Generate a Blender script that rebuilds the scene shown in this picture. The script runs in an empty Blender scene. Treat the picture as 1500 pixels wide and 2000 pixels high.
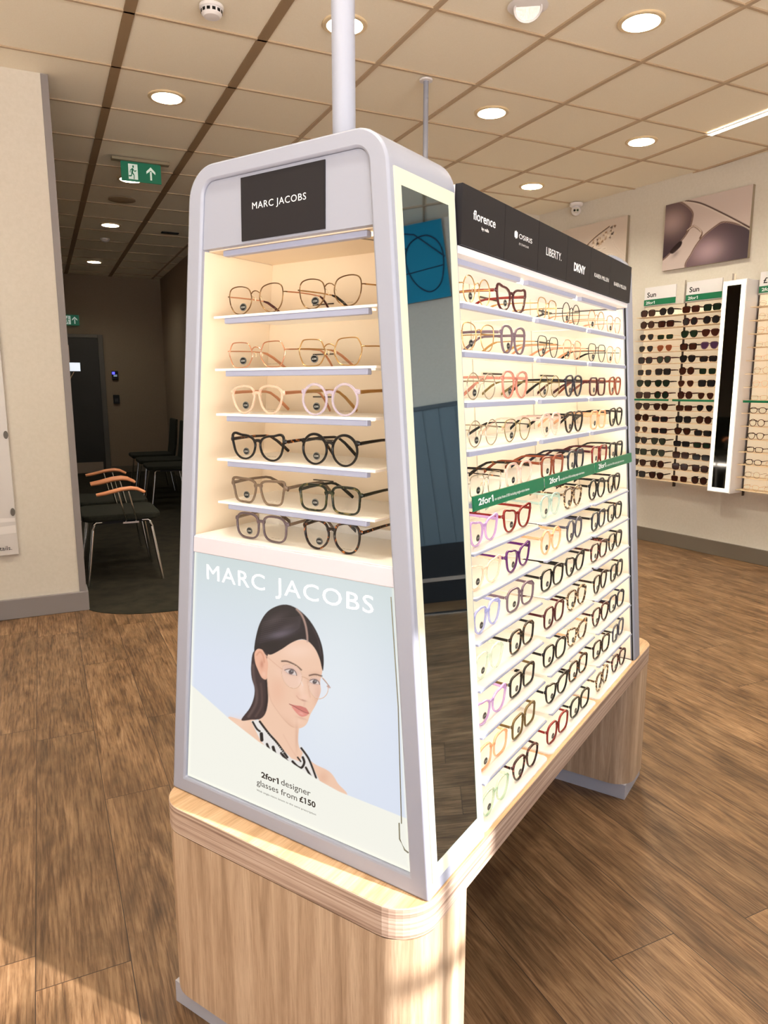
import bpy, math, random
import numpy as np
from mathutils import Vector, Matrix
random.seed(7)
sc = bpy.context.scene
COL = sc.collection
PI = math.pi

# ------------------------------------------------------------------ camera, world, sun, exposure
CAM = (-1.0820, -3.0181, 1.3080)
YAW, PITCH, ROLL = 0.4441, -0.1731, -0.0006
cam_d = bpy.data.cameras.new('camera')
cam_d.sensor_fit = 'VERTICAL'; cam_d.sensor_height = 36.0; cam_d.sensor_width = 27.0
cam_d.lens = 1396.62/2000*36.0
cam_d.clip_start = 0.02
cam_o = bpy.data.objects.new('camera', cam_d); COL.objects.link(cam_o)
fw = Vector((math.sin(YAW)*math.cos(PITCH), math.cos(YAW)*math.cos(PITCH), math.sin(PITCH)))
rt = Vector((math.cos(YAW), -math.sin(YAW), 0)); up = rt.cross(fw)
r2 = math.cos(ROLL)*rt + math.sin(ROLL)*up; u2 = -math.sin(ROLL)*rt + math.cos(ROLL)*up
cam_o.matrix_world = Matrix(((r2.x, u2.x, -fw.x, CAM[0]), (r2.y, u2.y, -fw.y, CAM[1]), (r2.z, u2.z, -fw.z, CAM[2]), (0, 0, 0, 1)))
sc.camera = cam_o

sc.view_settings.view_transform = 'Standard'
sc.view_settings.look = 'None'
sc.view_settings.gamma = 1.0
sc.view_settings.use_curve_mapping = False
sc.view_settings.exposure = 0.0
sc.cycles.use_denoising = True
sc.cycles.max_bounces = 10
sc.cycles.diffuse_bounces = 5
sc.cycles.transparent_max_bounces = 40
sc.cycles.caustics_reflective = False
sc.cycles.caustics_refractive = False
sc.cycles.sample_clamp_indirect = 6.0

WORLD_STRENGTH = 1.0
SUN_STRENGTH = 16.0
LAMP = 540.0          # downlight diffusers
SHELF_LED = 11.5      # light strips under the shelves
world = bpy.data.worlds.new('daylight'); sc.world = world; world.use_nodes = True
wb = world.node_tree.nodes['Background']
# pale sky above the horizon, brightly sunlit pavement below it
_t = world.node_tree; _c = _t.nodes.new('ShaderNodeTexCoord'); _s = _t.nodes.new('ShaderNodeSeparateXYZ'); _r = _t.nodes.new('ShaderNodeValToRGB')
_m = _t.nodes.new('ShaderNodeMath'); _m.operation = 'MULTIPLY_ADD'; _m.inputs[1].default_value = 0.5; _m.inputs[2].default_value = 0.5
_t.links.new(_c.outputs['Generated'], _s.inputs[0]); _t.links.new(_s.outputs[2], _m.inputs[0]); _t.links.new(_m.outputs[0], _r.inputs[0]); _t.links.new(_r.outputs[0], wb.inputs[0])
_r.color_ramp.elements[0].position = 0.485; _r.color_ramp.elements[0].color = (9.0, 8.2, 7.4, 1)
_r.color_ramp.elements[1].position = 0.505; _r.color_ramp.elements[1].color = (1.3, 1.6, 2.0, 1)
wb.inputs[1].default_value = WORLD_STRENGTH
sun_d = bpy.data.lights.new('sun', 'SUN'); sun_d.energy = SUN_STRENGTH; sun_d.angle = math.radians(0.9)
sun_d.color = (1.0, 0.96, 0.90)
sun_o = bpy.data.objects.new('sun', sun_d); COL.objects.link(sun_o)
el = math.radians(25)
sun_o.rotation_euler = Vector((-0.595*math.cos(el), 0.804*math.cos(el), -math.sin(el))).to_track_quat('-Z', 'Y').to_euler()
sun_o.location = (3, -7, 4)

HC = 2.929           # ceiling height

# ------------------------------------------------------------------ materials
def srgb(r, g, b):
    f = lambda c: ((c/255+0.055)/1.055)**2.4 if c > 10 else c/255/12.92
    return (f(r), f(g), f(b), 1.0)
MATS = {}
def mat(name, col, rough=0.5, metal=0.0, spec=0.5, emit=None, es=0.0, coat=0.0):
    if name in MATS: return MATS[name]
    m = bpy.data.materials.new(name); m.use_nodes = True
    b = m.node_tree.nodes['Principled BSDF']
    b.inputs['Base Color'].default_value = col
    b.inputs['Roughness'].default_value = rough
    b.inputs['Metallic'].default_value = metal
    b.inputs['Specular IOR Level'].default_value = spec
    b.inputs['Coat Weight'].default_value = coat
    if emit:
        b.inputs['Emission Color'].default_value = emit; b.inputs['Emission Strength'].default_value = es
    MATS[name] = m
    return m
class NB:
    def __init__(s, m):
        s.t = m.node_tree; s.n = s.t.nodes; s.l = s.t.links; s.b = s.n['Principled BSDF']
    def add(s, ty, **kw):
        n = s.n.new(ty)
        for k, v in kw.items():
            if k in n.inputs.keys() if isinstance(k, str) else False: n.inputs[k].default_value = v
            else: setattr(n, k, v)
        return n
    def ramp(s, src, stops):
        r = s.n.new('ShaderNodeValToRGB'); e = r.color_ramp.elements
        while len(e) < len(stops): e.new(0.5)
        for i, (p, c) in enumerate(stops): e[i].position = p; e[i].color = c
        s.l.new(src, r.inputs[0]); return r
    def bump(s, src, st, dist=0.001):
        b = s.n.new('ShaderNodeBump'); b.inputs['Strength'].default_value = st; b.inputs['Distance'].default_value = dist
        s.l.new(src, b.inputs['Height']); s.l.new(b.outputs[0], s.b.inputs['Normal'])
    def coord(s, scale=(1, 1, 1), rot=(0, 0, 0), loc=(0, 0, 0)):
        c = s.n.new('ShaderNodeTexCoord'); m = s.n.new('ShaderNodeMapping')
        m.inputs['Scale'].default_value = scale; m.inputs['Rotation'].default_value = rot; m.inputs['Location'].default_value = loc
        s.l.new(c.outputs['Object'], m.inputs[0]); return m.outputs[0]
    def noise(s, vec, scale, detail=4, rough=0.55, dist=0.0):
        n = s.n.new('ShaderNodeTexNoise'); s.l.new(vec, n.inputs['Vector'])
        n.inputs['Scale'].default_value = scale; n.inputs['Detail'].default_value = detail
        n.inputs['Roughness'].default_value = rough; n.inputs['Distortion'].default_value = dist; return n
    def mix(s, f, a, b, mode='MIX'):
        m = s.n.new('ShaderNodeMix'); m.data_type = 'RGBA'; m.blend_type = mode
        for v, i in ((f, 0), (a, 6), (b, 7)):
            if hasattr(v, 'links'): s.l.new(v, m.inputs[i])
            else: m.inputs[i].default_value = v
        return m.outputs[2]

def floor_mat():
    m = mat('wood_floor', (0.3, 0.2, 0.1, 1), 0.42, spec=0.35); k = NB(m)
    # planks 0.2 m wide run along Y, staggered 1.25 m boards
    c = k.n.new('ShaderNodeTexCoord'); sp = k.n.new('ShaderNodeSeparateXYZ'); k.l.new(c.outputs['Object'], sp.inputs[0])
    def mth(op, a, b=None, c_=None):
        n = k.n.new('ShaderNodeMath'); n.operation = op
        for i, v in enumerate((a, b, c_)):
            if v is None: continue
            if hasattr(v, 'links'): k.l.new(v, n.inputs[i])
            else: n.inputs[i].default_value = v
        return n.outputs[0]
    px = mth('DIVIDE', mth('ADD', sp.outputs[0], 0.987), 0.2)
    ix = mth('FLOOR', px); fx = mth('FRACT', px)
    wn = k.n.new('ShaderNodeTexWhiteNoise'); wn.noise_dimensions = '1D'; k.l.new(ix, wn.inputs['W'])
    py = mth('DIVIDE', mth('ADD', sp.outputs[1], mth('MULTIPLY', wn.outputs[0], 1.25)), 1.25)
    iy = mth('FLOOR', py); fy = mth('FRACT', py)
    cid = k.n.new('ShaderNodeCombineXYZ'); k.l.new(ix, cid.inputs[0]); k.l.new(iy, cid.inputs[1])
    w2 = k.n.new('ShaderNodeTexWhiteNoise'); w2.noise_dimensions = '3D'; k.l.new(cid.outputs[0], w2.inputs[0])
    ex = mth('MULTIPLY', mth('MINIMUM', fx, mth('SUBTRACT', 1.0, fx)), 0.2)
    ey = mth('MULTIPLY', mth('MINIMUM', fy, mth('SUBTRACT', 1.0, fy)), 1.25)
    seam = mth('LESS_THAN', mth('MINIMUM', ex, ey), 0.0011)
    off = k.n.new('ShaderNodeVectorMath'); off.operation = 'MULTIPLY_ADD'
    k.l.new(w2.outputs[1], off.inputs[0]); off.inputs[1].default_value = (7, 7, 7); k.l.new(c.outputs['Object'], off.inputs[2])
    mp = k.n.new('ShaderNodeMapping'); mp.inputs['Scale'].default_value = (6, 1.2, 1); k.l.new(off.outputs[0], mp.inputs[0])
    n1 = k.noise(mp.outputs[0], 2.2, 6, 0.6, 1.2)
    mp2 = k.n.new('ShaderNodeMapping'); mp2.inputs['Scale'].default_value = (62, 3, 1); k.l.new(off.outputs[0], mp2.inputs[0])
    n2 = k.noise(mp2.outputs[0], 2.5, 5, 0.65, 0.4)
    mp3 = k.n.new('ShaderNodeMapping'); mp3.inputs['Scale'].default_value = (5, 3, 1); k.l.new(off.outputs[0], mp3.inputs[0])
    n3 = k.noise(mp3.outputs[0], 1.6, 3, 0.5, 0.6)
    r1 = k.ramp(n1.outputs[0], [(0.30, srgb(100, 78, 56)), (0.5, srgb(136, 108, 80)), (0.70, srgb(164, 134, 104))])
    r2_ = k.ramp(n2.outputs[0], [(0.36, srgb(140, 118, 98)), (0.5, srgb(218, 208, 198)), (0.62, (1, 1, 1, 1))])
    a = k.mix(0.8, r1.outputs[0], r2_.outputs[0], 'MULTIPLY')
    r3 = k.ramp(n3.outputs[0], [(0.3, (0.5, 0.46, 0.42, 1)), (0.55, (1, 1, 1, 1))])
    a = k.mix(0.55, a, r3.outputs[0], 'MULTIPLY')
    tone = k.ramp(w2.outputs[0], [(0.0, (0.84, 0.82, 0.80, 1)), (1.0, (1.12, 1.08, 1.04, 1))])
    a = k.mix(1.0, a, tone.outputs[0], 'MULTIPLY')
    a = k.mix(seam, a, srgb(48, 33, 24))
    k.l.new(a, k.b.inputs['Base Color'])
    k.bump(n2.outputs[0], 0.25, 0.0006)
    return m
def oak(name, c1, c2, c3, scale, fine=1.0, rough=0.45):
    m = mat(name, c2, rough, spec=0.35); k = NB(m)
    v = k.coord(scale); n1 = k.noise(v, 1.7, 5, 0.55, 0.9)
    v2 = k.coord(tuple(x*6 for x in scale)); n2 = k.noise(v2, 2.6*fine, 5, 0.65, 0.2)
    r = k.ramp(n1.outputs[0], [(0.3, c1), (0.5, c2), (0.7, c3)])
    q = k.ramp(n2.outputs[0], [(0.3, (0.62, 0.55, 0.5, 1)), (0.55, (1, 1, 1, 1))])
    a = k.mix(0.55, r.outputs[0], q.outputs[0], 'MULTIPLY'); k.l.new(a, k.b.inputs['Base Color'])
    k.bump(n2.outputs[0], 0.15, 0.0004)
    return m
M_floor = floor_mat()
# legs: grain runs up the panel; scale is small along z
M_oakleg = oak('oak_veneer_upright', srgb(156, 130, 106), srgb(182, 156, 130), srgb(204, 180, 154), (20, 20, 1.1))
M_oaktop = oak('oak_veneer_top', srgb(192, 152, 112), srgb(216, 178, 138), srgb(232, 198, 160), (1.2, 18, 6))
M_oakedge = oak('oak_laminated_edge', srgb(128, 104, 92), srgb(178, 154, 138), srgb(206, 188, 174), (1.2, 1.2, 95), 0.8)
def speckle(name, c, c2, scale, rough=0.9, bump=0.3):
    m = mat(name, c, rough, spec=0.2); k = NB(m); v = k.coord(); n = k.noise(v, scale, 4, 0.6)
    r = k.ramp(n.outputs[0], [(0.35, c), (0.65, c2)]); k.l.new(r.outputs[0], k.b.inputs['Base Color']); k.bump(n.outputs[0], bump, 0.0008)
    return m
M_tile = speckle('ceiling_tile', srgb(246, 238, 220), srgb(250, 243, 227), 240, 0.95, 0.4)
M_grid = mat('ceiling_grid', srgb(188, 166, 140), 0.6)
M_griddark = mat('ceiling_band', srgb(150, 126, 98), 0.6)
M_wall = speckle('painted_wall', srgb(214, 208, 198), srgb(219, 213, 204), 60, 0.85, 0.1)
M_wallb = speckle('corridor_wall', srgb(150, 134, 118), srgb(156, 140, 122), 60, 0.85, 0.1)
M_skirt = mat('grey_skirting', srgb(138, 132, 134), 0.5)
M_skirtd = mat('taupe_skirting', srgb(112, 103, 92), 0.5)
M_carpet = speckle('dark_carpet', srgb(34, 32, 27), srgb(48, 44, 35), 9, 1.0, 0.3)
M_white = mat('white_lacquer', srgb(236, 234, 238), 0.35)
M_portal = mat('grey_white_lacquer', srgb(150, 154, 170), 0.35)
M_cream = mat('white_back_panel', srgb(246, 235, 216), 0.5)
M_niche = mat('niche_panel', srgb(236, 219, 194), 0.5)
M_lip = mat('grey_shelf_profile', srgb(160, 166, 192), 0.4)
M_shelf = mat('white_shelf', srgb(250, 248, 244), 0.3)
M_black = mat('black_print', srgb(34, 32, 36), 0.5, spec=0.2)
M_blk = mat('black_plastic', srgb(12, 12, 13), 0.4, spec=0.25)
M_textw = mat('white_lettering', srgb(240, 240, 240), 0.5, emit=(1, 1, 1, 1), es=0.15)
M_green = mat('green_sign', srgb(18, 112, 76), 0.4)
M_greenex = mat('green_exit_sign', srgb(10, 105, 78), 0.4, emit=srgb(10, 110, 80), es=0.25)
M_chrome = mat('chrome', srgb(225, 225, 225), 0.12, 1.0)
M_led = mat('shelf_light', (1, 1, 1, 1), 0.5, emit=(1.0, 0.83, 0.60, 1), es=SHELF_LED)
M_led2 = mat('niche_light', (1, 1, 1, 1), 0.5, emit=(1.0, 0.75, 0.46, 1), es=SHELF_LED*.145)
M_lamp = mat('downlight_diffuser', (1, 1, 1, 1), 0.5, emit=(1.0, 0.93, 0.75, 1), es=LAMP)
M_lamp2 = mat('corridor_diffuser', (1, 1, 1, 1), 0.5, emit=(1.0, 0.93, 0.75, 1), es=LAMP*.45)
M_strip = mat('strip_diffuser', (1, 1, 1, 1), 0.5, emit=(1.0, 0.85, 0.62, 1), es=9.0)
M_halo = mat('mirror_light_border', (0.42, 0.42, 0.38, 1), 0.5, emit=(1.0, 0.94, 0.52, 1), es=0.38)
M_halo2 = mat('wall_mirror_light_border', (0.8, 0.8, 0.7, 1), 0.5, emit=(1.0, 0.96, 0.78, 1), es=0.95)
M_mirror = mat('smoky_mirror', (0.34, 0.46, 0.60, 1), 0.02, 1.0)
M_mirror2 = mat('wall_mirror', (0.28, 0.27, 0.25, 1), 0.04, 1.0)
M_door = mat('dark_door', srgb(48, 47, 46), 0.5)
M_dframe = mat('grey_door_frame', srgb(100, 96, 92), 0.5)
M_arm = mat('beech_armrest', srgb(225, 150, 108), 0.4)
M_seat = speckle('dark_fabric', srgb(30, 31, 27), srgb(40, 41, 35), 90, 0.95, 0.3)
M_teal = mat('teal_canvas', srgb(40, 150, 185), 0.7)
M_navyline = mat('dark_blue_print', srgb(22, 50, 84), 0.6)
M_clad = mat('slate_cladding', srgb(100, 116, 128), 0.6)
def print_mat(name, emit=0.0, rough=0.5):
    m = mat(name, (0.5, 0.5, 0.5, 1), rough); k = NB(m)
    a = k.n.new('ShaderNodeVertexColor'); a.layer_name = 'Col'; k.b.inputs['Specular IOR Level'].default_value = 0.12
    if emit:
        k.b.inputs['Base Color'].default_value = (0.02, 0.02, 0.02, 1)
        k.l.new(a.outputs[0], k.b.inputs['Emission Color']); k.b.inputs['Emission Strength'].default_value = emit
    else: k.l.new(a.outputs[0], k.b.inputs['Base Color'])
    return m
M_poster = print_mat('backlit_print', 1.0, 0.25)
M_canvas = print_mat('canvas_print', 0, 0.7)

# spectacle materials
def lens_mat(name, tint, alpha):
    m = bpy.data.materials.new(name); m.use_nodes = True; t = m.node_tree; t.nodes.clear()
    o = t.nodes.new('ShaderNodeOutputMaterial'); tr = t.nodes.new('ShaderNodeBsdfTransparent'); tr.inputs[0].default_value = tint
    gl = t.nodes.new('ShaderNodeBsdfGlossy'); gl.inputs['Roughness'].default_value = 0.03
    mx = t.nodes.new('ShaderNodeMixShader'); lw = t.nodes.new('ShaderNodeLayerWeight'); lw.inputs[0].default_value = 0.12
    m1 = t.nodes.new('ShaderNodeMath'); m1.operation = 'MULTIPLY'; m1.inputs[1].default_value = alpha
    t.links.new(lw.outputs['Facing'], m1.inputs[0]); t.links.new(m1.outputs[0], mx.inputs[0])
    t.links.new(tr.outputs[0], mx.inputs[1]); t.links.new(gl.outputs[0], mx.inputs[2]); t.links.new(mx.outputs[0], o.inputs[0])
    return m
L_clear = lens_mat('clear_lens', (0.99, 0.99, 0.985, 1), 0.25)
def sunlens(name, c, k=1.0): return mat(name, c, 0.08, 0.0, 0.7)
def crystal(name, c, alpha=0.55):
    m = mat(name, c, 0.12, coat=0.4); m.node_tree.nodes['Principled BSDF'].inputs['Alpha'].default_value = alpha; return m
def tortoise(name, c1, c2, c3, scale=130):
    m = mat(name, c1, 0.2, spec=0.3, coat=0.15); k = NB(m); v = k.coord((1, 1, 1)); n = k.noise(v, scale, 2, 0.5, 0.5)
    r = k.ramp(n.outputs[0], [(0.52, c1), (0.60, c2), (0.70, c3)]); k.l.new(r.outputs[0], k.b.inputs['Base Color']); return m
G = {
 'gold': mat('gold_metal', srgb(200, 160, 105), 0.28, 1.0), 'bronze': mat('bronze_metal', srgb(120, 92, 62), 0.3, 1.0),
 'rosegold': mat('rose_gold_metal', srgb(222, 165, 135), 0.28, 1.0), 'silver': mat('silver_metal', srgb(175, 165, 150), 0.28, 1.0),
 'blackmetal': mat('black_metal', srgb(28, 26, 26), 0.35, 0.3), 'olivegold': mat('olive_gold_metal', srgb(140, 125, 85), 0.35, 0.9),
 'black': mat('black_acetate', srgb(15, 14, 15), 0.2, spec=0.3, coat=0.15), 'blackgreen': mat('black_green_acetate', srgb(24, 30, 24), 0.2, spec=0.3, coat=0.15),
 'navy': mat('navy_acetate', srgb(26, 28, 44), 0.2, spec=0.3, coat=0.15), 'burgundy': mat('burgundy_acetate', srgb(70, 18, 26), 0.2, spec=0.3, coat=0.15),
 'red': mat('dark_red_acetate', srgb(122, 28, 26), 0.2, spec=0.3, coat=0.15), 'rust': mat('rust_acetate', srgb(132, 66, 44), 0.2, spec=0.3, coat=0.15),
 'purple': mat('deep_purple_acetate', srgb(78, 26, 96), 0.2, spec=0.3, coat=0.15), 'mauve': mat('mauve_grey_acetate', srgb(108, 90, 104), 0.2, spec=0.3, coat=0.15),
 'taupe': mat('taupe_acetate', srgb(112, 94, 78), 0.2, spec=0.3, coat=0.15), 'plum': mat('grey_plum_acetate', srgb(98, 84, 88), 0.2, spec=0.3, coat=0.15),
 'greynavy': mat('slate_acetate', srgb(62, 62, 78), 0.2, spec=0.3, coat=0.15), 'olive': mat('olive_brown_acetate', srgb(96, 76, 40), 0.2, spec=0.3, coat=0.15),
 'lilac': crystal('lilac_crystal', srgb(205, 165, 225), 0.7), 'blush': crystal('blush_crystal', srgb(240, 208, 185), 0.45),
 'lavender': crystal('lavender_blue_crystal', srgb(165, 175, 235), 0.6), 'mint': crystal('mint_crystal', srgb(205, 228, 208), 0.4),
 'aqua': crystal('aqua_crystal', srgb(178, 212, 205), 0.5), 'peach': crystal('peach_crystal', srgb(245, 180, 130), 0.6),
 'clearpink': crystal('clear_pink_crystal', srgb(238, 205, 195), 0.5), 'rose': crystal('rose_crystal', srgb(205, 130, 115), 0.65),
 'pale': crystal('pale_lilac_crystal', srgb(210, 200, 225), 0.42), 'greencrystal': crystal('pale_green_crystal', srgb(175, 215, 185), 0.45),
 'tort': tortoise('dark_tortoise', srgb(22, 13, 10), srgb(60, 30, 16), srgb(186, 108, 44)),
 'tortdark': tortoise('black_tortoise', srgb(16, 12, 11), srgb(44, 28, 18), srgb(130, 86, 46)),
 'tortlight': tortoise('light_tortoise', srgb(66, 44, 30), srgb(196, 168, 130), srgb(232, 214, 182), 110),
 'greentort': tortoise('green_tortoise', srgb(22, 28, 18), srgb(56, 60, 34), srgb(112, 96, 56), 90),
 'redtort': tortoise('burgundy_tortoise', srgb(36, 12, 14), srgb(92, 34, 34), srgb(168, 110, 96)),
}
DESC = {'gold': 'gold', 'bronze': 'bronze', 'rosegold': 'rose gold', 'silver': 'silver', 'blackmetal': 'black wire', 'olivegold': 'olive gold',
 'black': 'black', 'blackgreen': 'black-green', 'navy': 'navy', 'burgundy': 'burgundy', 'red': 'dark red', 'rust': 'rust red', 'purple': 'deep purple',
 'mauve': 'mauve grey', 'taupe': 'taupe', 'plum': 'grey-plum', 'greynavy': 'slate grey', 'olive': 'olive brown', 'lilac': 'lilac', 'blush': 'clear blush',
 'lavender': 'lavender blue', 'mint': 'clear mint', 'aqua': 'clear aqua', 'peach': 'peach', 'clearpink': 'clear pink', 'rose': 'rose pink', 'pale': 'clear pale lilac',
 'greencrystal': 'pale green', 'tort': 'dark tortoiseshell', 'tortdark': 'blackish tortoiseshell', 'tortlight': 'light tortoiseshell', 'greentort': 'dark green tortoiseshell', 'redtort': 'burgundy tortoiseshell'}
METAL = {'gold', 'bronze', 'rosegold', 'silver', 'blackmetal', 'olivegold'}

# ------------------------------------------------------------------ mesh helpers
class MB:
    def __init__(s): s.v = []; s.f = []; s.m = []; s.cur = 0
    def addv(s, pts): i = len(s.v); s.v += [tuple(p) for p in pts]; return i
    def face(s, idx): s.f.append(tuple(idx)); s.m.append(s.cur)
    def box(s, x0, x1, y0, y1, z0, z1):
        i = s.addv([(x, y, z) for z in (z0, z1) for y in (y0, y1) for x in (x0, x1)])
        for q in ((0, 2, 3, 1), (4, 5, 7, 6), (0, 1, 5, 4), (2, 6, 7, 3), (0, 4, 6, 2), (1, 3, 7, 5)): s.face([i+a for a in q])
        return s
    def prism(s, pts, fn0, fn1):
        """polygon pts (a,b) swept from fn0 to fn1, both functions (a,b)->xyz"""
        n = len(pts); i = s.addv([fn0(*p) for p in pts]); j = s.addv([fn1(*p) for p in pts])
        s.face([i+k for k in range(n)][::-1]); s.face([j+k for k in range(n)])
        for k in range(n): s.face((i+k, i+(k+1) % n, j+(k+1) % n, j+k))
        return s
    def pz(s, pts, z0, z1): return s.prism(pts, lambda a, b: (a, b, z0), lambda a, b: (a, b, z1))
    def px(s, pts, x0, x1): return s.prism(pts, lambda a, b: (x0, a, b), lambda a, b: (x1, a, b))
    def py(s, pts, y0, y1): return s.prism([p for p in pts][::-1], lambda a, b: (a, y0, b), lambda a, b: (a, y1, b))
    def ringx(s, outer, inner, x0, x1):
        """frame between two same-length loops (y,z), extruded in x"""
        n = len(outer)
        L = [s.addv([(x, a, b) for a, b in lp]) for x in (x0, x1) for lp in (outer, inner)]
        of, nf, ob, nb = L
        for k in range(n):
            q = (k+1) % n
            s.face((of+k, of+q, nf+q, nf+k)); s.face((ob+q, ob+k, nb+k, nb+q))
            s.face((of+q, of+k, ob+k, ob+q)); s.face((nf+k, nf+q, nb+q, nb+k))
        return s
    def tube(s, path, r, seg=10, cap=True, ry=None, closed=False, up=Vector((0, 0, 1))):
        path = [Vector(p) for p in path]; n = len(path); rings = []
        for i, p in enumerate(path):
            if closed: t = path[(i+1) % n]-path[i-1]
            else: t = path[min(i+1, n-1)]-path[max(i-1, 0)]
            t.normalize(); u = up if abs(t.dot(up)) < 0.95 else Vector((0, 1, 0))
            a = t.cross(u).normalized(); b = a.cross(t).normalized()
            rr = r[i] if isinstance(r, (list, tuple)) else r
            rb = (ry[i] if isinstance(ry, (list, tuple)) else ry) if ry is not None else rr
            rings.append(s.addv([p+a*math.cos(2*PI*k/seg)*rr+b*math.sin(2*PI*k/seg)*rb for k in range(seg)]))
        m = n if closed else n-1
        for i in range(m):
            A = rings[i]; B = rings[(i+1) % n]
            for k in range(seg): s.face((A+k, A+(k+1) % seg, B+(k+1) % seg, B+k))
        if cap and not closed:
            s.face([rings[0]+k for k in range(seg)][::-1]); s.face([rings[-1]+k for k in range(seg)])
        return s
    def lathe(s, prof, c=(0, 0, 0), seg=32, cap=True):
        rings = [s.addv([(c[0]+r*math.cos(2*PI*k/seg), c[1]+r*math.sin(2*PI*k/seg), c[2]+z) for k in range(seg)]) for r, z in prof]
        for A, B in zip(rings, rings[1:]):
            for k in range(seg): s.face((A+k, A+(k+1) % seg, B+(k+1) % seg, B+k))
        if not cap: return s
        if prof[0][0] > 1e-6: s.face([rings[0]+k for k in range(seg)][::-1])
        if prof[-1][0] > 1e-6: s.face([rings[-1]+k for k in range(seg)])
        return s
    def mesh(s, name, mats, smooth=False, xf=None):
        me = bpy.data.meshes.new(name)
        v = s.v if xf is None else [xf(*p) for p in s.v]
        me.from_pydata(v, [], s.f)
        for m in (mats if isinstance(mats, (list, tuple)) else [mats]): me.materials.append(m)
        if any(s.m): me.polygons.foreach_set('material_index', s.m)
        if smooth: me.polygons.foreach_set('use_smooth', [True]*len(me.polygons))
        me.update(); return me
    def build(s, name, mats, parent=None, smooth=False, bevel=0, xf=None, fix=False):
        me = s.mesh(name, mats, smooth, xf)
        if fix:
            import bmesh
            bm = bmesh.new(); bm.from_mesh(me); bmesh.ops.remove_doubles(bm, verts=bm.verts, dist=1e-6); bmesh.ops.recalc_face_normals(bm, faces=bm.faces); bm.to_mesh(me); bm.free()
        o = bpy.data.objects.new(name, me); COL.objects.link(o)
        if parent: o.parent = parent
        if bevel:
            b = o.modifiers.new('bevel', 'BEVEL'); b.width = bevel; b.segments = 2; b.limit_method = 'ANGLE'; b.angle_limit = math.radians(40)
        return o
def smooth_angle(o, deg=35):
    me = o.data; me.polygons.foreach_set('use_smooth', [True]*len(me.polygons))
    try: me.set_sharp_from_angle(angle=math.radians(deg))
    except Exception: pass
    return o
def tag(o, label, cat, group=None):
    o['label'] = label; o['category'] = cat
    if group: o['group'] = group
    return o
def empty(name, loc, rz=0, label=None, cat=None, group=None, axes=None):
    o = bpy.data.objects.new(name, None); COL.objects.link(o); o.location = loc; o.rotation_euler = (0, 0, rz)
    o.empty_display_size = 0.05
    if label: tag(o, label, cat, group)
    return o
def struct(o): o['kind'] = 'structure'; return o
def rrect(x0, x1, y0, y1, r, seg=8, corners=(1, 1, 1, 1)):
    """rounded rectangle, ccw from lower right; corners: BR, TR, TL, BL"""
    out = []
    for (cx, cy, a0), on in zip(((x1-r, y0+r, -PI/2), (x1-r, y1-r, 0), (x0+r, y1-r, PI/2), (x0+r, y0+r, PI)), corners):
        if not on:
            out += [{0: (x1, y0), 1: (x1, y1), 2: (x0, y1), 3: (x0, y0)}[int(round((a0+PI/2)/(PI/2)))]]
            continue
        out += [(cx+r*math.cos(a0+PI/2*k/seg), cy+r*math.sin(a0+PI/2*k/seg)) for k in range(seg+1)]
    return out
_fc = {}
def text_raw(body, bold, spacing):
    cu = bpy.data.curves.new('lettering', 'FONT'); cu.body = body; cu.size = 1; cu.offset = bold; cu.space_character = spacing; cu.resolution_u = 3
    o = bpy.data.objects.new('lettering', cu); COL.objects.link(o)
    bpy.context.view_layer.update()
    me = bpy.data.meshes.new_from_object(o)
    vs = [(v.co.x, v.co.y) for v in me.vertices]; fs = [tuple(p.vertices) for p in me.polygons]
    bpy.data.objects.remove(o); bpy.data.curves.remove(cu); bpy.data.meshes.remove(me)
    return vs, fs
def text2d(body, bold=0.0, spacing=1.0):
    key = (body, bold, spacing)
    if key in _fc: return _fc[key]
    vs, fs = text_raw(body, bold, spacing)
    if '1' in body:      # give each figure one its flag, as in the printed lettering
        v1 = text_raw('1', bold, spacing)[0]; w1 = max(v[0] for v in v1)-min(v[0] for v in v1); tp_ = max(v[1] for v in v1)
        for i_, ch in enumerate(body):
            if ch == '1':
                xl = max(v[0] for v in text_raw(body[:i_+1], bold, spacing)[0])-w1
                n_ = len(vs); vs += [(xl+.02, tp_), (xl-.12, tp_-.11), (xl-.12, tp_-.22), (xl+.02, tp_-.13)]; fs.append((n_, n_+1, n_+2, n_+3))
    _fc[key] = (vs, fs); return vs, fs
def text_into(mb, body, fn, x0, x1=None, zb=0.0, height=None, bold=0.0, spacing=1.0, cap=None):
    """letters laid from a=x0 to a=x1 with baseline b=zb; fn(a,b)->xyz"""
    vs, fs = text2d(body, bold, spacing)
    a0 = min(v[0] for v in vs); a1 = max(v[0] for v in vs); h = max(v[1] for v in vs)
    if x1 is not None: sx = (x1-x0)/(a1-a0); sy = sx if height is None else height/h
    else: sy = height/h; sx = sy
    i = mb.addv([fn(x0+(v[0]-a0)*sx, zb+v[1]*sy) for v in vs])
    for f in fs: mb.face([i+k for k in f])
    return mb

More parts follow.
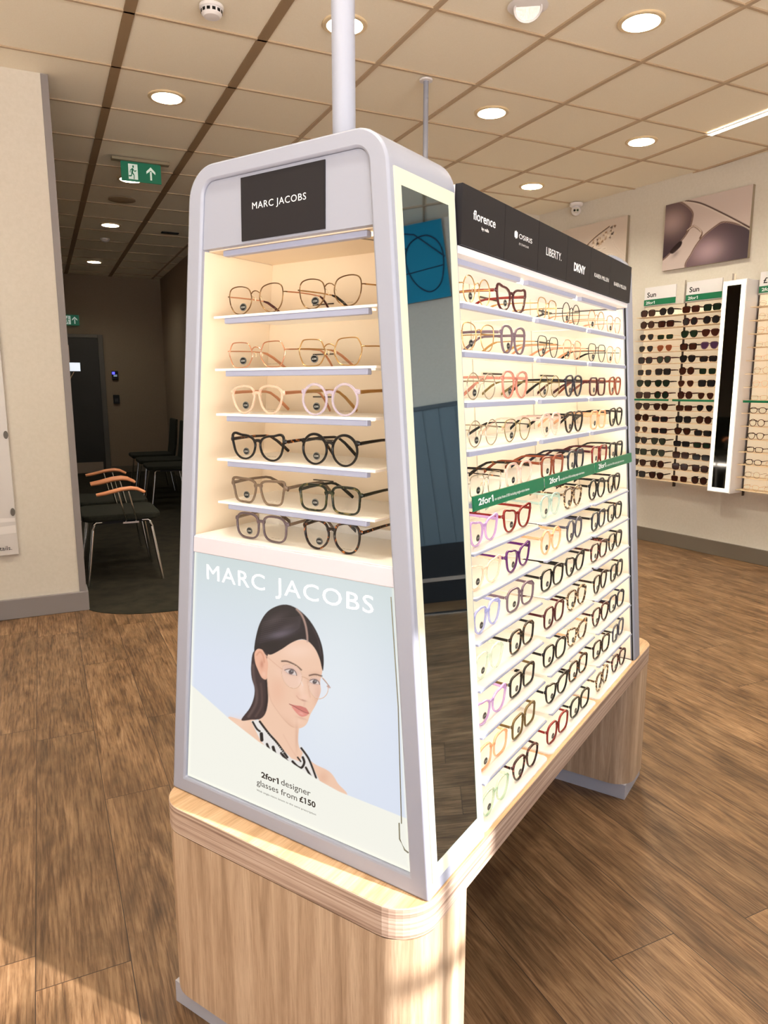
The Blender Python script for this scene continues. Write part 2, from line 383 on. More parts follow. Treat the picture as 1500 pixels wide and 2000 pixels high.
# ------------------------------------------------------------------ room
def corner_tile(b, x0, x1, y0, y1, z, hole=None, r=0.085):
    if not hole:
        i = b.addv([(x0, y0, z), (x0, y1, z), (x1, y1, z), (x1, y0, z)]); b.face((i, i+1, i+2, i+3)); return
    n = 32; cx, cy = hole; sq = []; ci = []
    for k in range(n):
        a = 2*PI*k/n+PI/4; c, s_ = math.cos(a), math.sin(a); m = max(abs(c), abs(s_))
        sq.append((cx+c/m*(x1-x0)/2, cy+s_/m*(y1-y0)/2, z)); ci.append((cx+c*r, cy+s_*r, z))
    A = b.addv(sq); B = b.addv(ci)
    for k in range(n): q = (k+1) % n; b.face((A+q, A+k, B+k, B+q))
LAMPS = [(1.5, -0.3, 'largest downlight, near the top right, over the open floor'), (0.3, 0.3, 'downlight half hidden behind the front white ceiling pole'),
 (-0.3, 1.5, 'round downlight in front of the hanging exit sign'), (1.5, 0.9, 'round downlight above the front half of the display stand'),
 (2.7, 0.9, 'round downlight beside the end of the ceiling light strip'), (2.7, 2.1, 'farthest downlight of the sales floor, near the camera'),
 (-0.3, 3.3, 'round downlight right behind the hanging exit sign'), (-0.3, 5.1, 'downlight in the middle of the dark corridor ceiling'),
 (-0.3, 7.5, 'last downlight at the far end of the dark corridor')]
ADDED_LAMPS = [(2.7, -2.1), (-2.1, 0.3), (-0.9, -2.1), (1.5, -2.1), (2.7, -0.9), (-2.1, -2.1), (2.7, -3.3)]  # unseen downlights added to light the floor and the mirrored wall
holes = {(round((x-0.3)/0.6), round((y-0.3)/0.6)): (x, y) for x, y, _ in LAMPS}
holes.update({(round((x-0.3)/0.6), round((y-0.3)/0.6)): (x, y) for x, y in ADDED_LAMPS})
b = MB()
for i in range(-6, 8):
    for j in range(-8, 16):
        corner_tile(b, i*.6, i*.6+.6, j*.6, j*.6+.6, HC+.006, holes.get((i, j)))
o = struct(b.build('ceiling', M_tile)); 
b = MB(); b.box(-3.7, 4.9, -4.9, 9.7, HC+.14, HC+.2); struct(b.build('ceiling', mat('roof_void', (0.2, 0.2, 0.2, 1), 0.9)))
b = MB()
for i in range(-6, 9):
    w = 0.024 if i in (-1, 0) else 0.011
    b.cur = 1 if i in (-1, 0) else 0
    b.box(i*.6-w, i*.6+w, -4.8, 9.0, HC-(.004 if w < .02 else .001), HC+.008)
b.cur = 0
for j in range(-8, 16): b.box(-3.6, 4.8, j*.6-.0075, j*.6+.0075, HC-.001, HC+.008)
struct(b.build('trim_1', [M_grid, M_griddark]))['label'] = 'ceiling grid'

b = MB(); b.pz([(-3.6, -4.5), (4.6, -4.5), (4.6, 3.1), (-3.6, 3.1)], -0.05, 0.0); struct(b.build('floor', M_floor))
cp = [(-.935, 1.50), (-.928, 1.475), (-.89, 1.40), (-.842, 1.341), (-.77, 1.282), (-.70, 1.245), (-.645, 1.226), (-.589, 1.212), (-.51, 1.200), (-.432, 1.194), (-.2, 1.19), (.2, 1.25), (.5, 1.5), (.72, 2.0), (.72, 8.8), (-3.0, 8.8), (-3.0, 1.62), (-.95, 1.62)]
b = MB(); b.pz(cp, -0.04, 0.003); struct(b.build('floor', M_carpet))
b = MB(); b.pz([(-3.6, 3.0), (4.6, 3.0), (4.6, 9.0), (-3.6, 9.0)], -0.06, -0.045); struct(b.build('floor', M_carpet))
# left partition with its grey corner strip and skirting
b = MB(); b.box(-3.5, -.93, 1.458, 1.60, 0, HC+.005); struct(b.build('wall_left', M_wall))
b = MB(); b.box(-.952, -.915, 1.452, 1.604, 0.1, HC+.002); struct(b.build('trim_2', M_skirt, bevel=.002))
b = MB(); b.box(-3.5, -.925, 1.437, 1.458, 0, .115); b.box(-.93, -.905, 1.437, 1.61, 0, .115); struct(b.build('baseboard_left', M_skirt, bevel=.003))
b = MB(); b.box(-3.6, -3.5, -4.4, 9.0, 0, HC+.005); struct(b.build('wall_side', M_wall))
# corridor
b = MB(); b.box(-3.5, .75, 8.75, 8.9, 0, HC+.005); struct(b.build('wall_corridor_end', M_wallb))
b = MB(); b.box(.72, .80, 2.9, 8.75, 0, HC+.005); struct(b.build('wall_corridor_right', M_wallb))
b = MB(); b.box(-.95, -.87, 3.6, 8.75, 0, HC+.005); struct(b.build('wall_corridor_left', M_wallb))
b = MB(); b.box(.80, 3.6, 2.9, 3.05, 0, HC+.005); struct(b.build('wall_back', M_wall))
b = MB(); b.box(-.15, .72, 8.735, 8.75, 0, .1); b.box(.705, .72, 2.9, 8.75, 0, .1); struct(b.build('baseboard_corridor', M_skirtd))
# right wall frame: origin at the wall, local X to the right as seen from the room, Y into the wall
A2 = Vector((3.6601, 0.677, 0)); dd = Vector((-0.1206, 0.9927, 0)).normalized()
RZW = math.atan2(-dd.y, -dd.x)
def wall_pt(w, off=0.0, z=0.0):
    nrm = Vector((dd.y, -dd.x, 0)); return A2+dd*w-nrm*off+Vector((0, 0, z))
def onwall(x, y, z):   # local (x right, y into wall, z)
    q = A2-dd*x+Vector((dd.y, -dd.x, 0))*y; return (q.x, q.y, z)
b = MB(); b.box(-2.35, 5.15, 0, .15, 0, HC+.005); struct(b.build('wall_right', M_wall, xf=onwall))
b = MB(); b.box(-2.25, 5.0, -.018, 0, 0, .115); struct(b.build('baseboard_right', M_skirtd, xf=onwall, bevel=.003))
# shop front behind the camera: wall with window openings
YS = -4.3
b = MB()
b.box(1.415, 4.6, YS-.12, YS, 0, HC+.005); b.box(-3.5, 1.415, YS-.12, YS, 2.30, HC+.005); b.box(-3.5, 1.415, YS-.12, YS, 0, .25)
b.box(-3.5, -3.2, YS-.12, YS, .25, 2.3)
struct(b.build('wall_front', M_wall))
b = MB()
for x in (1.161, -.2, -1.6): b.box(x-.011 if x > 1 else x-.03, x+.011 if x > 1 else x+.03, YS-.08, YS-.05, .25, 2.3)
b.box(-3.2, 1.415, YS-.075, YS-.055, 1.632, 1.656); b.box(-3.2, 1.415, YS-.1, YS-.03, .25, .29); b.box(-3.2, 1.415, YS-.1, YS-.03, 2.26, 2.3)
struct(b.build('window_1', mat('window_frame', srgb(70, 72, 76), 0.5)))

# ------------------------------------------------------------------ door, exit signs, corridor things
b = MB(); b.box(-1.05+.3, -.235, 8.72, 8.75, 0, 2.03); dr = struct(b.build('door_1', M_door))
b = MB(); b.box(-.235, -.16, 8.70, 8.75, 0, 2.08); b.box(-.86, -.235, 8.70, 8.75, 2.03, 2.08); b.box(-.86, -.75, 8.70, 8.75, 0, 2.08); b.build('door_frame', M_dframe, dr, bevel=.004)
b = MB(); b.box(-.70, -.27, 8.712, 8.72, .02, .18); b.build('low_door_panel', mat('pale_door_panel', srgb(165, 150, 138), 0.4), dr)  # plain pale panel laid low across the door
def man(b, fn):
    def bar(p, q, w):
        (x0, z0), (x1, z1) = p, q; L = math.hypot(x1-x0, z1-z0); nx, nz = -(z1-z0)/L*w/2, (x1-x0)/L*w/2
        i = b.addv([fn(x0+nx, z0+nz), fn(x0-nx, z0-nz), fn(x1-nx, z1-nz), fn(x1+nx, z1+nz)]); b.face((i, i+1, i+2, i+3))
    i = b.addv([fn(.56+.09*math.cos(k*PI/6), .83+.09*math.sin(k*PI/6)) for k in range(12)]); b.face(range(i, i+12))
    bar((.5, .72), (.42, .42), .17); bar((.48, .68), (.25, .60), .07); bar((.25, .60), (.2, .42), .07)
    bar((.52, .66), (.72, .52), .07); bar((.72, .52), (.88, .6), .07); bar((.42, .45), (.62, .28), .1); bar((.62, .28), (.6, .02), .09)
    bar((.4, .45), (.34, .22), .1); bar((.34, .22), (.05, .2), .09)
def exit_sign(name, x0, x1, y, z0, z1, label, hang=True):
    t = empty(name, ((x0+x1)/2, y, z0), 0, label, 'exit sign'); cx = (x0+x1)/2
    W = x1-x0; Hh = z1-z0
    b = MB(); b.box(-W/2, W/2, -.006, .006, 0, Hh); b.build('sign_plate', M_greenex, t, bevel=.001)
    b = MB(); m = Hh*.1; s = Hh-2*m
    x_ = -W/2+W*.18
    i = b.addv([(x_, -.0070, m), (x_+s*.62, -.0070, m), (x_+s*.62, -.0070, m+s), (x_, -.0070, m+s)]); b.face((i, i+1, i+2, i+3))
    ax = W*.24; i = b.addv([(ax-s*.06, -.007, m*1.5), (ax+s*.06, -.007, m*1.5), (ax+s*.06, -.007, m+s*.62), (ax-s*.06, -.007, m+s*.62)]); b.face((i, i+1, i+2, i+3))
    for sg in (-1, 1):
        i = b.addv([(ax, -.007, m+s*.92), (ax, -.007, m+s*.70), (ax+sg*s*.30, -.007, m+s*.45), (ax+sg*s*.30, -.007, m+s*.62)]); b.face((i, i+1, i+2, i+3) if sg < 0 else (i+3, i+2, i+1, i))
    b.build('pictogram', mat('sign_white', srgb(225, 240, 230), 0.5, emit=(0.8, 1, 0.9, 1), es=0.25), t)
    b = MB(); man(b, lambda a, c: (x_+s*.62*a-s*.02, -.0078, m+s*c)); b.build('running_figure', M_greenex, t)
    if hang:
        b = MB(); b.box(-.20, .20, -.03, .03, HC-.022-z0, HC-z0-.001); b.build('ceiling_plate', mat('sign_plate_grey', srgb(150, 138, 116), 0.5), t, bevel=.003)
        b = MB(); b.box(-W/2+.01, W/2-.01, -.004, .004, Hh, HC-.02-z0); b.build('hanger', M_greenex, t)
    return t
exit_sign('exit_sign', -.432, -.154, 2.74, 2.775, 2.905, 'green emergency exit sign hanging from the ceiling at the corridor mouth')
exit_sign('exit_sign', -.70, -.47, 8.70, 2.20, 2.35, 'small green exit sign on the wall above the dark door', hang=False)
for z0, z1, lab, col, n in ((1.42, 1.55, 'small black wall keypad with a lit blue corner beside the door', True, 'keypad'), (1.06, 1.19, 'small black wall switch box below the lit keypad', False, 'switch_box')):
    t = empty(n, (-.02, 8.75, z0), 0, lab, 'keypad' if col else 'switch')
    b = MB(); b.box(-.045, .045, -.03, 0, 0, z1-z0); b.build('case', M_blk, t, bevel=.006)
    if col:
        b = MB(); b.box(-.038, -.002, -.0315, -.03, .08, .115); b.build('indicator', mat('blue_light', (0, 0, 1, 1), emit=(0.05, 0.05, 1, 1), es=4), t)
        b = MB(); b.box(-.02, .03, -.0315, -.03, .045, .075); b.build('screen', mat('grey_screen', srgb(120, 140, 160), emit=srgb(150, 170, 190), es=0.4), t)
    else:
        b = MB(); b.box(-.025, .025, -.034, -.03, .03, .08); b.build('button', mat('switch_grey', srgb(60, 60, 62)), t)
# tablet and leaflets fixed at the corridor's left side
t = empty('wall_tablet', (-.87, 4.05, 1.445), 0, 'lit white tablet screen on a bracket at the corridor left wall', 'tablet')
b = MB(); b.box(.004, .142, -.010, .012, .0, .082); b.build('case', M_blk, t, bevel=.003)
b = MB(); b.box(.008, .138, -.0125, -.0100, .004, .078); b.build('screen', mat('tablet_screen', (1, 1, 1, 1), emit=srgb(205, 222, 238), es=0.9), t)
b = MB(); b.tube([(-.002, 0, -.14), (.02, 0, -.13), (.05, 0, -.06), (.09, -.0, .01)], .005); b.build('bracket', M_chrome, t)
t = empty('leaflet_holder', (-.87, 3.75, 1.52), 0, 'pink leaflets in a narrow wall holder above the tablet', 'leaflet holder')
b = MB(); b.box(-.001, .045, 0, .1, 0, .14); b.build('holder', mat('clear_holder', srgb(190, 170, 160), 0.3), t)
b = MB(); b.box(.006, .040, -.004, .09, .02, .20); b.build('leaflet', mat('pink_paper', srgb(235, 190, 170), 0.8), t)

# ceiling fittings
def downlight(x, y, label, z=HC+.006):
    t = empty('downlight', (x, y, z), 0, label, 'ceiling light', 'round downlights in the ceiling')
    b = MB(); b.lathe([(.083, .0), (.083, -.009), (.100, -.009), (.104, -.006), (.104, 0.0), (.083, .0)], seg=36, cap=False)
    smooth_angle(b.build('trim_ring', mat('lamp_ring', srgb(225, 205, 170), 0.35), t))
    b = MB(); b.lathe([(.083, -.006), (.066, .055)], seg=36, cap=False)
    smooth_angle(b.build('reflector', mat('lamp_reflector', srgb(250, 240, 220), 0.25, emit=(1.0, 0.85, 0.62, 1), es=1.6), t))
    b = MB(); b.lathe([(.067, .052), (.067, .055)], seg=36); b.build('diffuser', M_lamp2 if y > 3 else M_lamp, t)
    return t
for x, y, l in LAMPS: downlight(x, y, l)
for k, (x, y) in enumerate(ADDED_LAMPS):
    downlight(x, y, 'unseen round downlight added in the ceiling to light the room')
# tilted spotlight
t = empty('ceiling_spotlight', (.948, -.20, HC), 0, 'tilting round spotlight with honeycomb face at the top edge of the photo', 'spotlight')
b = MB(); b.lathe([(.05, 0), (.085, 0), (.088, -.004), (.05, -.010)], seg=32); smooth_angle(b.build('mounting_ring', M_white, t))
b = MB(); b.lathe([(.0, .01), (.056, .01), (.062, -.012), (.058, -.016), (.052, -.010), (.0, -.008)], seg=32); h = smooth_angle(b.build('lamp_head', M_white, t)); h.rotation_euler = (math.radians(-26), math.radians(18), 0); h.location = (0, 0, -.006)
b = MB(); b.lathe([(.0, -.0095), (.051, -.0105)], seg=32)
g = b.build('honeycomb_lens', mat('spot_lens', (1, 1, 1, 1), emit=(1, 0.93, 0.8, 1), es=0.7), h)
k = NB(g.data.materials[0]); v = k.n.new('ShaderNodeTexVoronoi'); v.inputs['Scale'].default_value = 110; v.feature = 'DISTANCE_TO_EDGE'; k.l.new(k.coord(), v.inputs['Vector'])
r = k.ramp(v.outputs['Distance'], [(0.05, (0.10, 0.08, 0.06, 1)), (0.3, (1, 0.92, 0.78, 1))]); k.l.new(r.outputs[0], k.b.inputs['Emission Color'])
t = empty('smoke_detector', (-.285, .389, HC), 0, 'white slotted smoke detector at the top left of the ceiling', 'smoke detector')
b = MB(); b.lathe([(.052, 0), (.052, -.012), (.044, -.016), (.044, -.034), (.034, -.044), (.0, -.046)], seg=32); smooth_angle(b.build('body', M_white, t))
for k in range(12):
    a = k*PI/6; b = MB(); b.box(-.007, .007, -.001, .001, -.031, -.019); q = b.build('slot', M_blk, t); q.location = (.0445*math.cos(a), .0445*math.sin(a), 0); q.rotation_euler = (0, 0, a+PI/2)
t = empty('ceiling_speaker', (-.30, 3.97, HC), 0, 'round flat speaker grille in the corridor ceiling', 'speaker')
b = MB(); b.lathe([(.115, 0), (.115, -.006), (.10, -.010), (.0, -.012)], seg=36); smooth_angle(b.build('grille', mat('speaker_grille', srgb(170, 150, 125), 0.6), t))
t = empty('motion_sensor', (-.295, 5.83, HC), 0, 'small domed motion sensor in the dark corridor ceiling', 'sensor')
b = MB(); b.lathe([(.05, 0), (.05, -.01), (.035, -.03), (.0, -.04)], seg=24); smooth_angle(b.build('dome', M_white, t))
t = empty('ceiling_vent', (.304, 5.2, HC), 0, 'small dark vent in the corridor ceiling above the display stand', 'vent')
b = MB(); b.box(-.09, .09, -.03, .03, -.012, 0); b.build('grille', M_blk, t, bevel=.003)
# strip light
t = empty('ceiling_strip_light', (2.99, -.6, HC), 0, 'long thin glowing light strip recessed in the ceiling at right', 'strip light')
b = MB(); b.box(-.022, .022, -1.2, 1.2, -.006, .0); b.build('diffuser', M_strip, t)
b = MB(); b.box(-.028, -.022, -1.206, 1.206, -.007, 0); b.box(.022, .028, -1.206, 1.206, -.007, 0); b.build('frame', M_white, t)
# security camera under the ceiling by the right wall
p = wall_pt(1.705, .07, 0)
t = empty('security_camera', (p.x, p.y, HC-.004), 0, 'white turret security camera under the ceiling above the ring picture', 'camera')
t.rotation_euler = (0, 0, math.atan2(CAM[1]-p.y, CAM[0]-p.x)+PI/2)
b = MB(); b.lathe([(.058, 0), (.058, -.018), (.05, -.028), (.0, -.03)], seg=28); smooth_angle(b.build('mount', M_white, t))
b = MB(); b.lathe([(.0, -.105)]+[(.043*math.cos(a), -.062+.043*math.sin(a)) for a in [(-75+15*i)*PI/180 for i in range(11)]]+[(.0, -.019)], seg=28); bl = smooth_angle(b.build('ball', M_white, t))
b = MB(); b.py([( .030*math.cos(k*PI/12), -.066+.024*math.sin(k*PI/12)) for k in range(24)], -.044, -.030); b.build('face_plate', mat('camera_face', srgb(205, 200, 195), 0.3), bl)
for sx, mm in ((-.013, M_blk), (.013, mat('camera_sensor', srgb(50, 66, 40), 0.3))):
    b = MB(); b.py([(sx+.010*math.cos(k*PI/8), -.068+.010*math.sin(k*PI/8)) for k in range(16)], -.046, -.044); b.build('lens', mm, bl)

# ------------------------------------------------------------------ chairs in the corridor
def chair(x, y, rz, label, arms=True, group='corridor chairs against the left wall'):
    """faces local +X; origin on the floor below the seat centre"""
    t = empty('waiting_chair', (x, y, .003), rz, label, 'chair', group)
    b = MB(); b.pz(rrect(-.25, .25, -.25, .25, .07), .425, .468); b.build('seat', M_seat, t, bevel=.012)
    b = MB(); prof = [(-.245, .44), (-.27, .60), (-.30, .90), (-.325, .905), (-.30, .60), (-.272, .44)]
    b.prism([(a, c) for a, c in prof], lambda a, c: (a, -.24, c), lambda a, c: (a, .24, c)); b.build('backrest', M_seat, t, bevel=.01, fix=True)
    for sx in (-1, 1):
        for sy in (-1, 1):
            xt = .17*sx; b = MB()
            b.tube([(xt*.75, sy*.22, .418), (xt*.98, sy*.225, .418), (xt*1.06, sy*.228, .405), (xt*1.10, sy*.23, .37), (xt*1.40, sy*.262, .0)], .0105, 10)
            smooth_angle(b.build('leg', M_chrome, t), 50)
    for y0_ in (-.22, .20): b = MB(); b.box(-.17, .17, y0_, y0_+.02, .405, .425); b.build('seat_rail', M_blk, t)
    if arms:
        for sy in (-1, 1):
            y_ = sy*.275
            b = MB()
            for x0 in (.0, .065): b.tube([(x0+.015, sy*.25, .415), (x0+.02, y_, .43), (x0-.02, y_, .625)], .0055, 8)
            b.box(.0, .10, min(sy*.22, sy*.275), max(sy*.22, sy*.275), .408, .420)
            smooth_angle(b.build('arm_support', M_chrome, t), 50)
            b = MB(); b.tube([(-.155, y_, .610), (-.10, y_, .618), (.0, y_, .640), (.06, y_, .645), (.10, y_, .638), (.15, y_, .612)], [.012, .020, .021, .020, .018, .011], 12, ry=[.011, .013, .014, .014, .013, .010])
            smooth_angle(b.build('armrest', M_arm, t), 60)
    return t
chair(-.64, 2.23, 0, 'dark waiting chair with beech armrests, nearest to the camera in the corridor')
chair(-.64, 2.86, 0, 'second dark waiting chair with beech armrests, behind the nearest one')
for k, yy in enumerate((5.15, 5.85, 6.6)):
    chair(.16, yy, PI, ['dark armless chair on the corridor right side, nearest of three', 'dark armless chair on the corridor right side, middle of three', 'dark armless chair on the corridor right side, farthest of three'][k], arms=False, group='dark chairs on the corridor right side')

# ------------------------------------------------------------------ left wall poster
t = empty('wall_poster', (-1.80, 1.437, 0), 0, 'pale printed panel on the left wall, cut by the photo edge', 'poster')
b = MB(); b.box(-.55, .548, 0, .020, .375, 1.60+.4); pn = b.build('panel', mat('poster_panel', srgb(212, 208, 208), 0.35), t, bevel=.003)
b = MB(); i0 = b.addv([(.548-.62*1, -.0006, .47), (.544, -.0006, .50), (.544, -.0006, .545), (-.072, -.0006, .50)]); b.face((i0, i0+1, i0+2, i0+3))
i0 = b.addv([(-.3, -.0006, .56), (.544, -.0006, .565), (.544, -.0006, .585), (-.3, -.0006, .62)]); b.face((i0, i0+1, i0+2, i0+3)); b.build('printed_bands', mat('print_pale', srgb(232, 228, 228), 0.4), t)
b = MB(); n = 40
pts = [(.02+.44*math.cos(a), .98+.52*math.sin(a)) for a in [2*PI*k/n for k in range(n)]]
i0 = b.addv([(a, -.0009, c) for a, c in pts]); b.face(range(i0, i0+n)); b.build('printed_disc', mat('print_sky', srgb(226, 240, 250), 0.4), t)
b = MB(); text_into(b, 'details.', lambda a, c: (a, -.0012, c), .42, .515, .405); b.build('lettering', M_black, t)
for z in (1.545, 1.05, .62):
    b = MB(); b.py([(.536+.012*math.cos(k*PI/8), z+.022*math.sin(k*PI/8)) for k in range(16)], -.008, .0); b.build('clip', mat('grey_clip', srgb(96, 92, 88), 0.5), t)

# ------------------------------------------------------------------ painted prints (numpy)
def catmull(pts, n=8, closed=True):
    P = np.array(pts, float); N = len(P); out = []
    rng = range(N) if closed else range(N-1)
    for i in rng:
        if closed: p0, p1, p2, p3 = P[i-1], P[i], P[(i+1) % N], P[(i+2) % N]
        else: p0, p1, p2, p3 = P[max(i-1, 0)], P[i], P[i+1], P[min(i+2, N-1)]
        for t_ in np.arange(n)/n:
            out.append(.5*((2*p1)+(-p0+p2)*t_+(2*p0-5*p1+4*p2-p3)*t_**2+(-p0+3*p1-3*p2+p3)*t_**3))
    if not closed: out.append(P[-1])
    return np.array(out)
class Paint:
    def __init__(s, X, Y): s.X = X; s.Y = Y; s.C = np.zeros(X.shape+(3,)); s.clip = np.ones(X.shape)
    def seg(s, pts, closed):
        d = np.full(s.X.shape, 1e9); n = len(pts)
        for i in range(n if closed else n-1):
            a = pts[i]; b = pts[(i+1) % n]; ab = b-a; L = (ab**2).sum()+1e-9
            t_ = np.clip(((s.X-a[0])*ab[0]+(s.Y-a[1])*ab[1])/L, 0, 1)
            d = np.minimum(d, (s.X-a[0]-t_*ab[0])**2+(s.Y-a[1]-t_*ab[1])**2)
        return np.sqrt(d)
    def inside(s, pts):
        c = np.zeros(s.X.shape, bool); n = len(pts)
        for i in range(n):
            x1, y1 = pts[i]; x2, y2 = pts[(i+1) % n]
            if y1 == y2: continue
            c ^= ((s.Y < y1) != (s.Y < y2)) & (s.X < (x2-x1)*(s.Y-y1)/(y2-y1)+x1)
        return c
    def apply(s, a, col):
        a = (a*s.clip)[..., None]; c = np.array(srgb(*col)[:3]) if not callable(col) else col(s)
        s.C = s.C*(1-a)+c*a
    def box(s, pts, m):
        return (s.X > pts[:, 0].min()-m) & (s.X < pts[:, 0].max()+m) & (s.Y > pts[:, 1].min()-m) & (s.Y < pts[:, 1].max()+m)
    def sub(s, pts, m, fn):
        k = s.box(pts, m)
        if not k.any(): return
        q = Paint(s.X[k], s.Y[k]); q.C = s.C[k]; q.clip = s.clip[k]; fn(q); s.C[k] = q.C
    def fill(s, pts, col, soft=1.5, sm=True, op=1.0, mask=None):
        p = catmull(pts) if sm else np.array(pts, float)
        def f(q):
            d = q.seg(p, True); ins = q.inside(p); sd = np.where(ins, d, -d); q.apply(np.clip(sd/(2*soft)+.5, 0, 1)*op, col)
        s.sub(p, soft*2+2, f)
    def line(s, pts, w, col, soft=1.0, closed=False, op=1.0, sm=True):
        p = catmull(pts, closed=closed) if sm else np.array(pts, float)
        s.sub(p, w+soft*2+2, lambda q: q.apply(np.clip((w/2-q.seg(p, closed))/(2*soft)+.5, 0, 1)*op, col))
    def blob(s, x, y, rx, ry, col, op=.5, ang=0):
        def f(q):
            ca, sa = math.cos(ang), math.sin(ang); u = (q.X-x)*ca+(q.Y-y)*sa; v = -(q.X-x)*sa+(q.Y-y)*ca
            q.apply(np.exp(-(u/rx)**2-(v/ry)**2)*op, col)
        R = 2.6*max(rx, ry); s.sub(np.array([[x-R, y-R], [x+R, y+R]]), 0, f)
def print_grid(name, nx, nz, pos, paint, material, parent):
    """pos(a,c)->xyz with a,c in 0..1; paint(A,C)->rgb"""
    a = np.linspace(0, 1, nx+1); c = np.linspace(0, 1, nz+1); A, Cc = np.meshgrid(a, c)
    P = np.array(pos(A, Cc)); V = np.stack([p_.ravel()+0*A.ravel() for p_ in P], 1)
    idx = np.arange((nx+1)*(nz+1)).reshape(nz+1, nx+1)
    F = np.stack([idx[:-1, :-1].ravel(), idx[:-1, 1:].ravel(), idx[1:, 1:].ravel(), idx[1:, :-1].ravel()], 1)
    me = bpy.data.meshes.new(name); me.vertices.add(len(V)); me.vertices.foreach_set('co', V.ravel())
    me.loops.add(F.size); me.loops.foreach_set('vertex_index', F.ravel().astype(np.int32)); me.polygons.add(len(F))
    me.polygons.foreach_set('loop_start', np.arange(0, F.size, 4, dtype=np.int32)); me.polygons.foreach_set('loop_total', np.full(len(F), 4, dtype=np.int32))
    me.update(calc_edges=True)
    col = np.ones((len(V), 4), np.float32); col[:, :3] = paint(A, Cc).reshape(-1, 3)
    at = me.color_attributes.new('Col', 'FLOAT_COLOR', 'POINT'); at.data.foreach_set('color', col.ravel())
    me.materials.append(material); o = bpy.data.objects.new(name, me); COL.objects.link(o)
    if parent: o.parent = parent
    return o

# ------------------------------------------------------------------ pictures on the right wall
def canvas(name, x0, x1, z0, z1, label, paint, nx=150, depth=.03):
    t = empty(name, onwall((x0+x1)/2, 0, z0), RZW, label, 'picture')
    W = x1-x0; Hh = z1-z0
    b = MB(); b.box(-W/2, W/2, -depth, -.001, 0, Hh); b.build('stretcher', mat('canvas_edge', srgb(150, 138, 120), 0.8), t)
    print_grid('printed_face', nx, int(nx*Hh/W), lambda a, c: (-W/2+a*W, -depth-.001+0*a, c*Hh), paint, M_canvas, t)
    return t
def paint_shades(A, Cc):
    X = A*1000; Y = (1-Cc)*700; p = Paint(X, Y)
    p.C[:] = np.array(srgb(205, 190, 186)[:3])
    l1 = [(-120, -60), (60, -40), (200, 10), (330, 120), (345, 210), (300, 330), (180, 450), (-20, 590), (-200, 560)]
    def g1(q):
        v = np.clip((q.Y-0)/560, 0, 1)[..., None]; hi = np.exp(-((q.X-90)/170)**2-((q.Y-200)/130)**2)[..., None]
        return np.array(srgb(96, 78, 80)[:3])*(1-v)+np.array(srgb(66, 52, 60)[:3])*v+hi*np.array([.33, .25, .25])
    p.fill(l1, g1, 3); p.line(l1, 16, (176, 150, 138), 3, closed=True); p.line(l1, 7, (70, 50, 50), 2, closed=True)
    l2 = [(310, 720), (360, 560), (470, 420), (640, 320), (720, 305), (860, 350), (1010, 440), (1100, 720), (700, 900)]
    def g2(q):
        hi = np.exp(-((q.X-560)/180)**2-((q.Y-560)/120)**2)[..., None]; v = np.clip((q.X-400)/600, 0, 1)[..., None]
        return np.array(srgb(104, 84, 90)[:3])*(1-v)+np.array(srgb(72, 62, 70)[:3])*v+hi*np.array([.30, .22, .25])
    p.fill(l2, g2, 3); p.line(l2, 16, (176, 150, 138), 3, closed=True); p.line(l2, 7, (66, 46, 46), 2, closed=True)
    p.line([(200, -10), (420, 60), (700, 220), (1010, 415)], 15, (70, 48, 44), 2); p.line([(215, 3), (420, 75), (700, 235), (1010, 432)], 7, (225, 215, 205), 2)
    p.line([(285, 318), (340, 288), (380, 290), (455, 350), (468, 385), (450, 420)], 20, (110, 84, 70), 3); p.line([(290, 312), (345, 284), (385, 290), (452, 345), (460, 380)], 8, (225, 208, 195), 2)
    p.fill([(90, 500), (190, 420), (235, 420), (220, 470), (130, 530)], (40, 28, 30), 4); p.blob(165, 540, 55, 28, (120, 104, 104), .6, -.6)
    return p.C
canvas('sunglasses_picture', -.79, -.07, 2.228, 2.73, 'canvas close-up of dark gradient aviator sunglasses on the right wall', paint_shades)
def paint_ring(A, Cc):
    X = A*1000; Y = (1-Cc)*650; p = Paint(X, Y); p.C[:] = np.array(srgb(212, 198, 188)[:3])
    for w_, c_ in ((26, (232, 222, 212)), (12, (150, 122, 102)), (4, (240, 232, 225))):
        p.line([(230, 470), (330, 370), (520, 300), (700, 300)], w_, c_, 4); p.line([(300, 330), (480, 330), (640, 370), (820, 400), (980, 520)], w_, c_, 4); p.line([(800, 240), (870, 330), (1000, 430)], w_*.7, c_, 4)
    q = random.Random(5); cols = [(96, 66, 48), (236, 224, 208), (190, 160, 132), (60, 40, 34), (222, 205, 182), (150, 116, 88)]
    for k in range(70):
        t_ = q.random(); cx = 350+480*t_+q.uniform(-25, 25); cy = 300-200*t_+q.uniform(-55, 75)*(.5+.6*t_); r = q.uniform(12, 34)
        a0 = q.uniform(0, 6); p.fill([(cx+r*math.cos(a0+k_*2.1)*q.uniform(.7, 1.2), cy+r*math.sin(a0+k_*2.1)*.8) for k_ in range(3)], cols[q.randrange(6)], 3, sm=False, op=.85)
    p.line([(340, 270), (520, 165), (740, 75)], 14, (84, 56, 42), 5); p.line([(345, 255), (525, 150), (745, 60)], 8, (226, 208, 186), 3)
    p.fill([(600, 400), (720, 390), (700, 640), (560, 640)], (132, 96, 74), 6, sm=False); p.fill([(660, 410), (730, 400), (710, 640), (640, 640)], (46, 30, 30), 5, sm=False)
    return p.C
canvas('ring_picture', -1.897, -1.16, 2.228, 2.728, 'canvas close-up of crossed metal frame parts, partly behind the display header', paint_ring, 120)
def paint_teal(A, Cc):
    X = A*1000; Y = (1-Cc)*560; p = Paint(X, Y); p.C[:] = np.array(srgb(34, 140, 178)[:3]); p.blob(600, 300, 500, 300, (60, 165, 200), .6)
    return p.C
